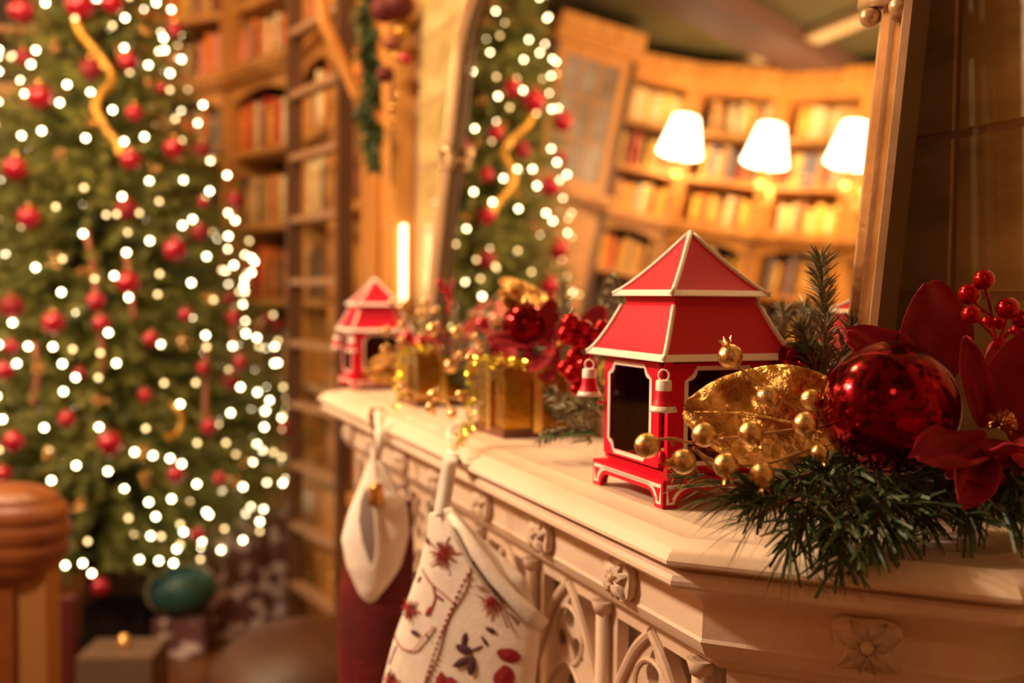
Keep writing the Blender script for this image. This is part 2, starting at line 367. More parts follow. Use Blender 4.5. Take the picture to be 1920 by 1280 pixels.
# gothic tracery under the ledge
def tracery(W_=.19, H_=.29):
    from mathutils.geometry import tessellate_polygon
    def drop(cx, cy, r, L, ang):                     # teardrop hole pointing along ang
        q = math.radians(ang); P = []
        for i in range(14):
            t = 2*PI*i/14; rad = r*(1+.0*t); x = r*math.cos(t); y = r*math.sin(t)
            if math.cos(t) > .2: x = x+(L-r)*((math.cos(t)-.2)/.8)**1.6; y *= 1-.55*((math.cos(t)-.2)/.8)
            P.append((cx+x*math.cos(q)-y*math.sin(q), cy+x*math.sin(q)+y*math.cos(q)))
        return P
    holes = [drop(0, -.050, .0125, .026, 90), drop(-.019, -.079, .011, .022, 210), drop(.019, -.079, .011, .022, -30)]
    for sg in (-1, 1):
        holes.append([(sg*.020, -.014), (sg*.074, -.014), (sg*.074, -.085), (sg*.052, -.056), (sg*.034, -.034)])
    A = []
    for sg in (1, -1):
        pts = [(.058, -.285), (.058, -.20), (.052, -.165), (.044, -.150), (.040, -.160), (.034, -.152), (.026, -.130), (.012, -.116), (0, -.108)]
        A += [(sg*a, c) for a, c in (pts if sg > 0 else pts[::-1][1:])]
    holes.append(A)
    outer = [(-W_/2, 0), (-W_/2, -H_), (W_/2, -H_), (W_/2, 0)]
    loops = [outer]+holes; flat = [p for L in loops for p in L]
    tris = tessellate_polygon([[Vector((a, c, 0)) for a, c in L] for L in loops])
    b = MB(); n = len(flat); vs = [(a, 0, c) for a, c in flat]+[(a, .014, c) for a, c in flat]; fs = []
    for t in tris:
        (x0, y0), (x1, y1), (x2, y2) = (flat[i] for i in t)
        ccw = (x1-x0)*(y2-y0)-(x2-x0)*(y1-y0) > 0
        fs.append(tuple(t) if ccw else tuple(t)[::-1])
    k = 0
    for L in loops:
        m = len(L)
        for i in range(m): fs.append((k+i, k+(i+1) % m, n+k+(i+1) % m, n+k+i))
        k += m
    b.add(vs, fs)
    for sg in (-1, 1):
        b.tube(bez([(sg*.088, -.001, -.125), (sg*.060, -.002, -.075), (sg*.030, -.002, -.032), (0, -.002, -.006)], 12), .0055, 8)
        b.tube(bez([(sg*.064, -.001, -.285), (sg*.064, -.001, -.19), (sg*.048, -.001, -.135), (0, -.001, -.098)], 14), .0035, 6)
    b.tube([(.034*math.cos(q*PI/10), -.0005, -.070+.034*math.sin(q*PI/10)) for q in range(21)], .003, 6, cap=False)
    return b
tm = tracery().build('tracery_panel', M_STONE2, data_only=True)
cm = MB().tube([(0, -.006, 0), (0, -.006, -.27)], .0085, 12).tube([(0, -.006, 0), (0, -.006, -.014)], [.014, .010], 12).build('colonnette', M_STONE2, data_only=True)
for p in cm.polygons: p.use_smooth = len(p.vertices) == 4
XB = .4549+.068
for k in range(7):
    o = put('tracery_panel', tm, mantel, (XB, .86+k*.19, 1.118)); o.rotation_euler = (0, 0, -PI/2); setp(o, mantel)
    o = put('colonnette', cm, mantel, (XB, .765+k*.19, 1.118)); o.rotation_euler = (0, 0, -PI/2); setp(o, mantel)
    # dark recesses behind the tracery
o = put('tracery_panel', tm, mantel, (.5434+.048, .6205+.048, 1.118)); o.rotation_euler = (0, 0, -PI/4); setp(o, mantel)

# ------------------------------------------------------------------ mirror leaning on the wall above the mantel
LN = math.radians(6)
mir = empty('mantel_mirror', (.689, 1.4275, 1.25), label='large arched mirror in a bronze frame leaning on the wall above the mantel', cat='mirror')
mir.rotation_euler = (0, LN, 0)                 # local y along the wall, z up the glass, -x outwards
HW = .6425
def mpath(off=0):
    pts = [(-HW-off, -.0), (-HW-off, .735)]
    n = 28; sp = .735; R1, H1 = HW+off, .30+off
    for i in range(1, n):
        q = PI*i/n; pts.append((-R1*math.cos(q), sp+H1*(math.sin(q)**1.25)))
    pts += [(HW+off, .735), (HW+off, 0)]
    return pts
inner = mpath(0)
b = MB(); b.prism(inner, lambda a, c, d: (d, a, c), 0, .012)
o = b.build('mirror_glass', M_MIRROR, mir)
prof = [(0, -.001), (.0005, -.010), (.003, -.015), (.007, -.016), (.010, -.008), (.014, -.005), (.017, -.007), (.019, -.016), (.023, -.020), (.027, -.016), (.029, -.008), (.033, -.006), (.036, -.010), (.038, -.020), (.043, -.023), (.048, -.018), (.0485, .004)]
b = MB(); vs = []; fs = []; loops = [mpath(s) for s, d in prof]; n = len(inner)
for Lp, (s, d) in zip(loops, prof): vs += [(d, a, c) for a, c in Lp]
for i in range(len(prof)-1):
    for k in range(n-1): fs.append((i*n+k, i*n+k+1, (i+1)*n+k+1, (i+1)*n+k))
b.add(vs, fs); b.mi = [1 if (k//(n-1)) in (0, 1, 4, 10, len(prof)-2) else 0 for k in range(len(fs))]; o = b.build('frame', [M_BRONZE, M_BRONZE_D], mir); smooth_by(o, 40)  # outer side painted darker for its shade; inner lip and grooves darker too
b = MB(); b.box((-.02, -HW-.048, 0), (.012, HW+.048, .03)); b.build('bottom_rail', M_BRONZE, mir)
for s in (-1, 1):
    b = MB(); yy = s*(HW+.012)
    b.box((-.027, yy-.030, .492), (.010, yy+.030, .502)); b.ball((-.018, yy-.020*1, .484), .011, 12, 8, sc=(1, 1, .9)); b.ball((-.018, yy+.020, .484), .011, 12, 8, sc=(1, 1, .9))
    b.tube([(-.02, yy-.032, .506), (-.026, yy-.016, .514), (-.03, yy, .530), (-.026, yy+.016, .514), (-.02, yy+.032, .506)], [.005, .009, .012, .009, .005], 10)
    o = b.build('carved_capital', M_BRONZE, mir, smooth=True)
b = MB(); b.tube([(-.02, 0, 1.10), (-.03, 0, 1.16)], [.05, .02], 12); b.build('crest', M_BRONZE, mir, smooth=True)

# ------------------------------------------------------------------ lantern
def notch_rect(hw, z0, z1, r, n=5):
    P = []
    for (cx, cz, a0) in ((hw, z0, 180), (hw, z1, 270), (-hw, z1, 0), (-hw, z0, 90)):
        P += arc(cx, cz, r, a0, a0-90, n)
    return P
def shrink(P, k):                     # crude inward offset of a loop about its own normals
    n = len(P); out = []
    for i in range(n):
        a = Vector(P[i-1]); c = Vector(P[(i+1) % n]); p = Vector(P[i]); d = (c-a)
        d = d.normalized() if d.length > 0 else Vector((1, 0)); out.append(tuple(p+Vector((-d.y, d.x))*k))
    return out
def face_fn(side, h):                 # side 0:-x 1:-y 2:+x 3:+y ; (a along, b up, d outward)
    def f(a, b, d):
        return {0: (-h-d, -a, b), 1: (a, -h-d, b), 2: (h+d, a, b), 3: (-a, h+d, b)}[side]
    return f
def make_lantern(label, group, bead_r=1):
    L = empty('pagoda_lantern', label=label, cat='lantern', group=group)
    H0, HB = .0715, .062
    # base
    pl = [(-H0, 0), (-H0+.016, 0)] + arc(-H0+.030, .0, .014, 180, 90, 6)[1:] + arc(H0-.030, .0, .014, 90, 0, 6)[:-1] + [(H0-.016, 0), (H0, 0), (H0, .026), (-H0, .026)]
    b = MB()
    for s in range(4):
        b.prism(pl, face_fn(s, H0), -.003, 0)
    b.box((-H0+.001, -H0+.001, .0245), (H0-.001, H0-.001, .0268))
    b.box((-.060, -.060, .0268), (.060, .060, .031))
    base = b.build('base', M_RED, L)
    inn = [(-H0+.0035, .0035), (-H0+.0125, .0035)] + arc(-H0+.030, .0, .0185, 180-11, 90, 6)[1:] + arc(H0-.030, .0, .0185, 90, 11, 6)[:-1] + [(H0-.0125, .0035), (H0-.0035, .0035), (H0-.0035, .0225), (-H0+.0035, .0225)]
    ou2 = inn; in2 = shrink(inn, .0034)
    for s in range(4):
        t = MB(); t.ring(ou2, in2, face_fn(s, H0), 0, .0006); t.build('painted_outline', M_WHITE, base)
    # body: posts, top and bottom rails of each wall as one walled frame with an opening
    zb, zt = .031, .141
    win = notch_rect(.040, .042, .130, .010)
    body = MB()
    for (x, y) in ((-1, -1), (1, -1), (1, 1), (-1, 1)):
        body.box((x*HB-(.006 if x > 0 else 0), y*HB-(.006 if y > 0 else 0), zb), (x*HB+(0 if x > 0 else .006), y*HB+(0 if y > 0 else .006), zt))
    body.box((-HB, -HB, zb-.001), (HB, HB, zb+.001)); body.box((-HB, -HB, zt-.002), (HB, HB, zt))
    bo = body.build('body', M_RED, L)
    def outer_match(hw, z0, z1, n=5):
        P = []
        for (cx, cz, ax, az) in ((hw, z0, -1, 1), (hw, z1, -1, -1), (-hw, z1, 1, -1), (-hw, z0, 1, 1)):
            k = n+1
            seq = []
            for i in range(k):
                t = i/n*2-1; d = .010
                # run along one side into the corner and out along the other
                first_vertical = (cx > 0) != (cz == z1)
                if t < 0: q = (cx+ax*d*(-t) if first_vertical else cx, cz if first_vertical else cz+az*d*(-t))
                else: q = (cx if first_vertical else cx+ax*d*t, cz+az*d*t if first_vertical else cz)
                seq.append(q)
            P += seq
        return P
    for s in range(4):
        off = .0035 if s == 0 else .0005
        nm = 'door' if s == 0 else 'side_panel'
        hw_ = .0555 if s == 0 else .0560
        b = MB(); fn = face_fn(s, HB)
        wn = [(a-(.006 if s == 0 else 0), c) for a, c in win]
        oo = outer_match(hw_, zb+.004, zt-.004)
        oo = [(a-(.004 if s == 0 else 0), c) for a, c in oo]
        b.ring(oo, wn, fn, off-.003, off)
        d = b.build(nm, M_RED, L)
        t = MB(); t.ring(shrink(wn, -.0044), shrink(wn, -.0002), fn, off, off+.0008); t.build('window_outline', M_WHITE, d)
        g = MB(); g.box((-.05, 0, .036), (.05, .0008, .136), 0, Matrix(((0, 1, 0, 0), (1, 0, 0, 0), (0, 0, 1, 0), (0, 0, 0, 1))) if s in (0, 2) else None)
        go = g.build('pane', M_GLASS, d)
        go.location = {0: (-HB-off+.001, 0, 0), 1: (0, -HB+.001, 0), 2: (HB-.002, 0, 0), 3: (0, HB-.002, 0)}[s]
        if s == 0:
            for zz in (.046, .128):
                h = MB(); h.tube([(-HB-.003, -.0555, zz-.006), (-HB-.003, -.0555, zz+.006)], .0022, 8); h.build('hinge', M_RED, d, smooth=True)
            kn = MB(); kn.tube([(-HB-.003, .052, .088), (-HB-.006, .062, .088), (-HB-.005, .070, .087)], [.0016, .0016, .0022], 8); kn.build('latch', M_RED, d, smooth=True)
    # candle holder floor plate is the base; a red votive candle stands inside
    # lower roof
    def roof(name, prof, m=M_RED):
        b = MB(); n = len(prof); vs = []; fs = []
        for (h, z) in prof: vs += [(-h, -h, z), (h, -h, z), (h, h, z), (-h, h, z)]
        for i in range(n-1):
            for k in range(4): fs.append((i*4+k, i*4+(k+1) % 4, (i+1)*4+(k+1) % 4, (i+1)*4+k))
        b.add(vs, fs)
        k = len(prof); m0, mz = prof[0]
        b.add([(-m0, -m0, mz-.001), (m0, -m0, mz-.001), (m0, m0, mz-.001), (-m0, m0, mz-.001)], [(3, 2, 1, 0)])
        o = b.build(name, m, L); return o
    pr1 = [(.0775-(.0275)*t, .1415+.0505*(t**1.35)) for t in [i/8 for i in range(9)]]
    r1 = roof('lower_roof', pr1)
    pr2 = [(.0575-.0560*t, .2035+.0620*(t**1.22)) for t in [i/8 for i in range(9)]]
    b = MB(); b.box((-.048, -.048, .188), (.048, .048, .205)); b.box((-.0495, -.0495, .1885), (.0495, .0495, .1915))
    co = b.build('collar', M_RED, L)
    r2 = roof('upper_roof', pr2)
    for pr, par in ((pr1, r1), (pr2, r2)):
        e, ez = pr[0]
        for k in range(4):
            sx, sy = ((-1, -1), (1, -1), (1, 1), (-1, 1))[k]; nx, ny = ((1, -1), (1, 1), (-1, 1), (-1, -1))[k]
            b = MB(); P = [Vector((sx*(h+.0004), sy*(h+.0004), z+.0004)) for h, z in pr]
            b.tube(P, [.0026]*len(P), 6); b.build('hip_trim', M_WHITE, par, smooth=True)
            b = MB(); h1, z1 = pr[1]; f_ = .0062/math.hypot(e-h1, z1-ez)
            h1 = e-(e-h1)*f_; z1 = ez+(z1-ez)*f_; g = .0008
            q = [Vector((sx*(e+g), sy*(e+g), ez-.0008)), Vector((nx*(e+g), ny*(e+g), ez-.0008)), Vector((nx*(h1+g), ny*(h1+g), z1+g)), Vector((sx*(h1+g), sy*(h1+g), z1+g))]
            b.add(q+[q[0]+Vector((0, 0, -.001)), q[1]+Vector((0, 0, -.001))], [(0, 1, 2, 3), (4, 5, 1, 0)]); b.build('eave_trim', M_WHITE, par)
    b = MB(); b.ball((0, 0, .2665), .0034, 10, 8); b.build('finial', M_WHITE, L, smooth=True)
    # bells at the four eave corners
    for k, (sx, sy) in enumerate(((-1, -1), (1, -1), (1, 1), (-1, 1))):
        bp = Vector((sx*.0755, sy*.0755, .140))
        pf = [(.0001, -.017), (.0062, -.0168), (.0075, -.018), (.0077, -.0265), (.0078, -.0268), (.0086, -.0335), (.0108, -.0405), (.0113, -.0410), (.0128, -.0445), (.0134, -.0465), (.0118, -.0460), (.0085, -.038), (.006, -.022)]
        b = MB()
        nn = 20
        b.lathe(pf, nn)
        for i in range(len(pf)-1):
            mi = 1 if (4 <= i <= 6) else 0
            for q in range(nn): b.mi[i*nn+q] = mi
        o = b.build('bell', [M_WHITE, M_RED], L, smooth=True, loc=bp)
        b = MB(); b.tube([(.0052*math.cos(q*PI/8)*.7, -.0052*math.cos(q*PI/8)*.7, -.0125+.0052*math.sin(q*PI/8)) for q in range(17)], .0010, 6, cap=False); b.build('bell_ring', M_WHITE, o, smooth=True)
        b = MB(); b.tube([(0, 0, .001), (.0012, 0, -.004), (-.0012, 0, -.009)], .0006, 6); b.build('bell_hook', M_RED, o, smooth=True)
    return L
lan = make_lantern('red pagoda lantern with bells beside the gold leaf at the near end of the mantel', 'red pagoda lanterns')
lan.location = (.569, .876, MZ+.0005)
lan2 = copy_tree(lan); lan2.scale = (.88,)*3
lan2.location = (.565, 2.10, MZ+.0005)
lan2['label'] = 'blurred red pagoda lantern at the far end of the mantel'

# ------------------------------------------------------------------ decorations: generators
def petal(mb, base, tip, width, up, cup=.25, bend=.15, wave=.06, point=1.0, nu=16, nv=10, thick=.0006, seed=0, shape=None):
    base, tip, up = Vector(base), Vector(tip), Vector(up).normalized()
    ax = tip-base; L = ax.length; ax = ax/L; side = ax.cross(up).normalized(); up = side.cross(ax).normalized()
    rows = []
    for i in range(nu+1):
        t = i/nu
        wd = width*(math.sin(PI*(.07+.90*t))**.55) if shape is None else width*shape(t)
        c = base+ax*L*t+up*(bend*L*math.sin(PI*t*.5)**2*t)
        row = []
        for j in range(nv+1):
            q = j/nv*2-1
            z = cup*wd*(q*q)*1.0 + wave*L*(noise.noise(Vector((t*3+seed, q*1.6, seed*1.7)))) + .012*L*math.sin(q*9+seed)*(1-t)
            row.append(c+side*wd*q*(1-.12*q*q)+up*z)
        rows.append(row)
    vs = [p for r in rows for p in r]; n = nv+1; m = len(vs)
    vs2 = [p-up*thick for p in vs]; fs = []
    for i in range(nu):
        for j in range(nv):
            a = i*n+j; fs.append((a, a+1, a+n+1, a+n)); fs.append((m+a, m+a+n, m+a+n+1, m+a+1))
    for j in range(nv):
        fs.append((j, m+j, m+j+1, j+1)); a = nu*n+j; fs.append((a, a+1, m+a+1, m+a))
    for i in range(nu):
        a = i*n; fs.append((a, a+n, m+a+n, m+a)); a = i*n+nv; fs.append((a, m+a, m+a+n, a+n))
    mb.add(vs+vs2, fs)
def branch(name, pts, nl, per, m, parent=None, width=.0009, droop=.1, spread=50, seed=1, stem=.0014, tipr=.55, tinsel=False):
    rnd = random.Random(seed); P = bez(pts, max(8, len(pts)*8)); b = MB()
    b.tube(P[::2] if len(P) > 6 else P, stem, 5, mi=1)
    L = sum((P[i+1]-P[i]).length for i in range(len(P)-1)); N = int(per*L*100)
    for i in range(N):
        t = rnd.random()**.9; k = min(int(t*(len(P)-1)), len(P)-2); f = t*(len(P)-1)-k
        p = P[k].lerp(P[k+1], f); d = (P[k+1]-P[k]).normalized()
        a = d.orthogonal().normalized(); a.rotate(Matrix.Rotation(rnd.random()*2*PI, 3, d))
        an = math.radians(spread*(.7+.6*rnd.random()))
        v = (d*math.cos(an)+a*math.sin(an)).normalized(); l = nl*(.6+.6*rnd.random())*(1-(1-tipr)*t)
        w_ = width*(.7+.6*rnd.random()); sd = v.cross(Vector((rnd.uniform(-1, 1), rnd.uniform(-1, 1), rnd.uniform(-1, 1)))).normalized()*w_
        mid = p+v*l*.55; end = p+v*l+Vector((0, 0, -droop*l))
        if tinsel: b.add([p-sd, p+sd, mid+sd, mid-sd, end+sd*.8, end-sd*.8], [(0, 1, 2, 3), (3, 2, 4, 5)])
        else: b.add([p-sd*.7, p+sd*.7, mid+sd, mid-sd, end], [(0, 1, 2, 3), (3, 2, 4)])
    return b.build(name, [m, M_STEM], parent)
def gberry(parent, p, r, cdir, m=M_GOLDP, name='berry', calyx=True, detail=1):
    b = MB(); b.ball((0, 0, 0), r, 20 if detail else 12, 12 if detail else 8); o = b.build(name, m, parent, smooth=True, loc=Vector(p))
    if calyx:
        cd_ = Vector(cdir).normalized(); b = MB(); a = cd_.orthogonal().normalized()
        for k in range(5):
            q = a.copy(); q.rotate(Matrix.Rotation(2*PI*k/5+.3, 3, cd_))
            s = cd_.cross(q).normalized()
            p0 = cd_*r*.90+q*r*.18; p1 = cd_*r*1.25+q*r*.42; p2 = cd_*r*1.62+q*r*.60
            b.add([p0-s*r*.16, p0+s*r*.16, p1+s*r*.15, p1-s*r*.15, p2, p0-q*r*.1, p1-q*r*.14], [(0, 1, 2, 3), (3, 2, 4), (1, 5, 6, 2), (5, 0, 3, 6), (2, 6, 4), (6, 3, 4)])
        b.build('calyx', m, o)
    return o

# ------------------------------------------------------------------ near arrangement
# gold leaf
def gold_leaf(tipx, basex, wpx, d0, d1, label, yrow=(768, 800), m=M_LEAF, bend=0., seed=3):
    base = at(*basex, d1); tip = at(*tipx, d0); up = (CAM-(base+tip)/2).normalized()
    b = MB(); sc_ = (d0+d1)/2/F
    def shp(t):
        return (math.sin(PI*min(1, .10+.90*t)**.8)**.55*(1-.10*t)+.10*(1-t)) if t < .97 else .30*(1-t)/.03*.6+.08
    petal(b, base, tip, wpx*sc_, up, cup=-.30, bend=bend, wave=.10, nu=40, nv=24, seed=seed, shape=shp)
    # crumple: ribs and folds pressed into the sheet
    ax = (tip-base).normalized(); sd = ax.cross(up).normalized()
    nv = []
    for v in b.v:
        p = Vector(v); t = (p-base).dot(ax)/(tip-base).length; q = (p-base).dot(sd)/(wpx*sc_)
        h = -.005*math.exp(-(q/.05)**2) + .0022*math.sin((t*1.0-abs(q)*.55)*34)*(1-math.exp(-(q/.2)**2)) + .009*noise.noise(p*24) + .006*noise.noise(p*45)+.0035*abs(noise.noise(p*110))
        nv.append(tuple(p+up*h))
    b.v = nv
    return b
# ------------------------------------------------------------------ main near cluster (uses depths around .8-.95 m)
g = empty('gold_magnolia_leaf', at(1420, 790, .90), label='crumpled gold magnolia leaf leaning on the near lantern, behind the gold berries', cat='leaf')
b = gold_leaf((1280, 768), (1575, 800), 118, .90, .885, '')
o = b.build('leaf_blade', M_LEAF, g, smooth=True); o.matrix_parent_inverse = Matrix.Translation(-g.location)
b = MB(); b.tube(bez([at(1300, 772, .888), at(1400, 775, .882), at(1500, 795, .875), at(1580, 800, .88)], 14), [.0008+.0011*i/14 for i in range(15)], 6)
o = b.build('midrib', M_LEAF, g, smooth=True); o.matrix_parent_inverse = Matrix.Translation(-g.location)

def spray(name, label, group, stems, berries, m=M_GOLDP, ms=M_TWIG, sr=.0013, calyx=True, detail=1, cat='berry spray'):
    c = at(*stems[0][0]); e = empty(name, c, label=label, cat=cat, group=group)
    b = MB()
    for s in stems: b.tube(bez([at(*p) for p in s], 5*len(s)), sr, 6)
    o = b.build('stem', ms, e, smooth=True); o.matrix_parent_inverse = Matrix.Translation(-c)
    for (x, y, d, r, cx, cy, cz) in berries:
        p = at(x, y, d); cdir = RT*cx-UP*cy-FW*cz
        o = gberry(e, p-c, r*d/F, cdir, m, calyx=calyx, detail=detail)
    return e
GG = 'gold berry sprays over the gold leaf'
spray('gold_berry_spray', 'gold berry spray rising over the leaf, top berry against the lantern roof', GG,
      [[(1385, 688, .845), (1420, 718, .84), (1465, 748, .84), (1520, 780, .85), (1570, 805, .87)], [(1440, 735, .835), (1455, 745, .84)]],
      [(1369, 668, .845, 23.5, -.3, -.9, .1), (1440, 745, .83, 23.5, -.2, .8, .6), (1521, 750, .86, 21, .5, -.1, .4)])
spray('gold_berry_spray', 'gold berry spray across the leaf, leftmost berry in front of the lantern door', GG,
      [[(1225, 826, .80), (1260, 822, .80), (1300, 830, .805), (1360, 822, .81), (1420, 815, .815), (1490, 805, .82), (1550, 800, .85)], [(1258, 822, .80), (1263, 835, .80)]],
      [(1213, 835, .80, 24, .2, .2, -1), (1320, 815, .805, 23.5, .9, .2, .4), (1408, 812, .80, 24, .6, .8, .5), (1510, 795, .815, 23.5, .5, .6, .6)])
spray('gold_berry_spray', 'gold berry spray hanging low over the pine needles', GG,
      [[(1300, 840, .81), (1330, 860, .80), (1375, 872, .80), (1440, 868, .80), (1500, 848, .81), (1545, 835, .83)], [(1300, 838, .80), (1335, 878, .80)]],
      [(1281, 865, .795, 24, -.9, .1, .2), (1361, 872, .785, 24, .0, 1, .3), (1429, 890, .785, 24, 0, .9, .5), (1537, 848, .80, 17, .3, .7, .2)])
# big ball
c = at(1668, 765, .85); b = MB(); b.ball((0, 0, 0), .0577, 64, 40)
ball = b.build('christmas_ball', M_BALL, None, smooth=True, loc=c); tag(ball, 'largest glossy red crackled ball, right of the gold leaf', 'ornament')
b = MB(); b.tube(bez([at(1700, 716, .79)-c, at(1730, 725, .80)-c, at(1770, 770, .815)-c], 8), .0002, 4)
e = c-Vector(at(1800, 700, .90)); ax = (at(1560, 700, .86)-c).normalized()
b = MB(); q = Matrix.Translation(-ax*.057) @ (-ax).to_track_quat('Z', 'Y').to_matrix().to_4x4()
b.lathe([(.0001, .006), (.007, .005), (.0085, .003), (.0085, -.004)], 16, 0, q); b.build('cap', M_GOLD, ball, smooth=True)
# second dark ball behind the lantern roof corner
b = MB(); b.ball((0, 0, 0), .027, 32, 20); o = b.build('christmas_ball', M_BALLS, None, smooth=True, loc=at(1497, 690, .99)); tag(o, 'small dark red ball half hidden behind the near lantern roof corner', 'ornament')
b = MB(); b.lathe([(.0001, .0335), (.004, .033), (.0045, .026)], 12); b.build('cap', M_GOLD, o, smooth=True)

# velvet flowers
def flower(name, label, petals, stamens=None, group='red velvet magnolia flowers', m=M_PETAL):
    c = at(*petals[0][0]); e = empty(name, c, label=label, cat='flower', group=group)
    for k, (ba, ti, wpx, upv, cup, bend, wv) in enumerate(petals):
        b = MB(); B, T = at(*ba), at(*ti); up = RT*upv[0]-UP*upv[1]-FW*upv[2]
        petal(b, B, T, wpx*ba[2]/F, up, cup, bend, wv, seed=k*3.1+len(petals), nu=22, nv=14)
        o = b.build('petal', m, e, smooth=True); o.matrix_parent_inverse = Matrix.Translation(-c)
    if stamens:
        (x, y, d, n, l) = stamens; b = MB(); rnd = random.Random(5); P = at(x, y, d)
        for i in range(n):
            v = (RT*rnd.uniform(-1, 1)+UP*rnd.uniform(-.2, 1)-FW*rnd.uniform(.1, 1)).normalized()
            b.tube([P, P+v*l*.6, P+v*l+UP*l*.1], [.0006, .0005, .0008], 4)
        o = b.build('stamens', M_GOLD, e); o.matrix_parent_inverse = Matrix.Translation(-c)
    return e
flower('velvet_magnolia', 'dark red velvet flower at the right edge beside the big red ball',
       [((1850, 800, .80), (1815, 640, .77), 30, (-.3, .1, 1), .5, -.12, .08),
        ((1880, 800, .82), (1960, 610, .80), 80, (-.4, .3, 1), .5, .10, .05),
        ((1850, 830, .80), (1688, 878, .765), 52, (-.1, -.6, 1), .5, .18, .16),
        ((1860, 850, .80), (1945, 850, .75), 45, (.1, -.7, 1), .4, .10, .16),
        ((1840, 850, .80), (1800, 950, .76), 50, (0, -.5, 1), .4, .10, .14),
        ((1900, 860, .82), (1760, 900, .80), 60, (.2, -.6, 1), .5, .15, .14),
        ((1900, 780, .86), (1860, 640, .86), 60, (.2, .1, 1), .4, .05, .12),
        ((1900, 830, .84), (1990, 930, .80), 60, (.2, -.6, 1), .4, .1, .14),
        ((1880, 800, .85), (1990, 760, .83), 70, (0, -.5, 1), .3, .10, .05)],
       (1872, 800, .79, 60, .014))

flower('velvet_magnolia', 'dark red velvet flower behind the big red ball, tall petal against the tiles',
       [((1740, 730, .92), (1752, 532, .88), 84, (.15, 0, 1), .16, -.05, .07),
        ((1760, 720, .90), (1568, 640, .88), 55, (0, -.7, 1), .35, .12, .07),
        ((1720, 720, .93), (1600, 720, .92), 60, (0, -.4, 1), .3, .1, .05),
        ((1780, 740, .90), (1650, 800, .92), 60, (0, -.4, 1), .3, .1, .05)])
# red berries top right
spray('red_berry_spray', 'glossy red berries on red stems above the velvet flower, against the tiles', None,
      [[(1845, 530, .80), (1853, 560, .80), (1862, 600, .805), (1868, 650, .81)], [(1820, 555, .80), (1840, 580, .80), (1860, 592, .805)],
       [(1822, 592, .79), (1845, 610, .79), (1866, 635, .80)], [(1890, 585, .79), (1880, 620, .80), (1868, 645, .81)], [(1915, 600, .80), (1890, 625, .80), (1870, 650, .81)]],
      [(1845, 524, .80, 19, 0, 0, 1), (1817, 551, .80, 20, 0, 0, 1), (1889, 578, .79, 21, 0, 0, 1), (1821, 590, .785, 18, 0, 0, 1), (1917, 598, .80, 19, 0, 0, 1), (1852, 603, .815, 12, 0, 0, 1), (1872, 605, .82, 12, 0, 0, 1), (1906, 619, .80, 11, 0, 0, 1)],
      M_BERRY, M_BERRY, .0014, calyx=False)
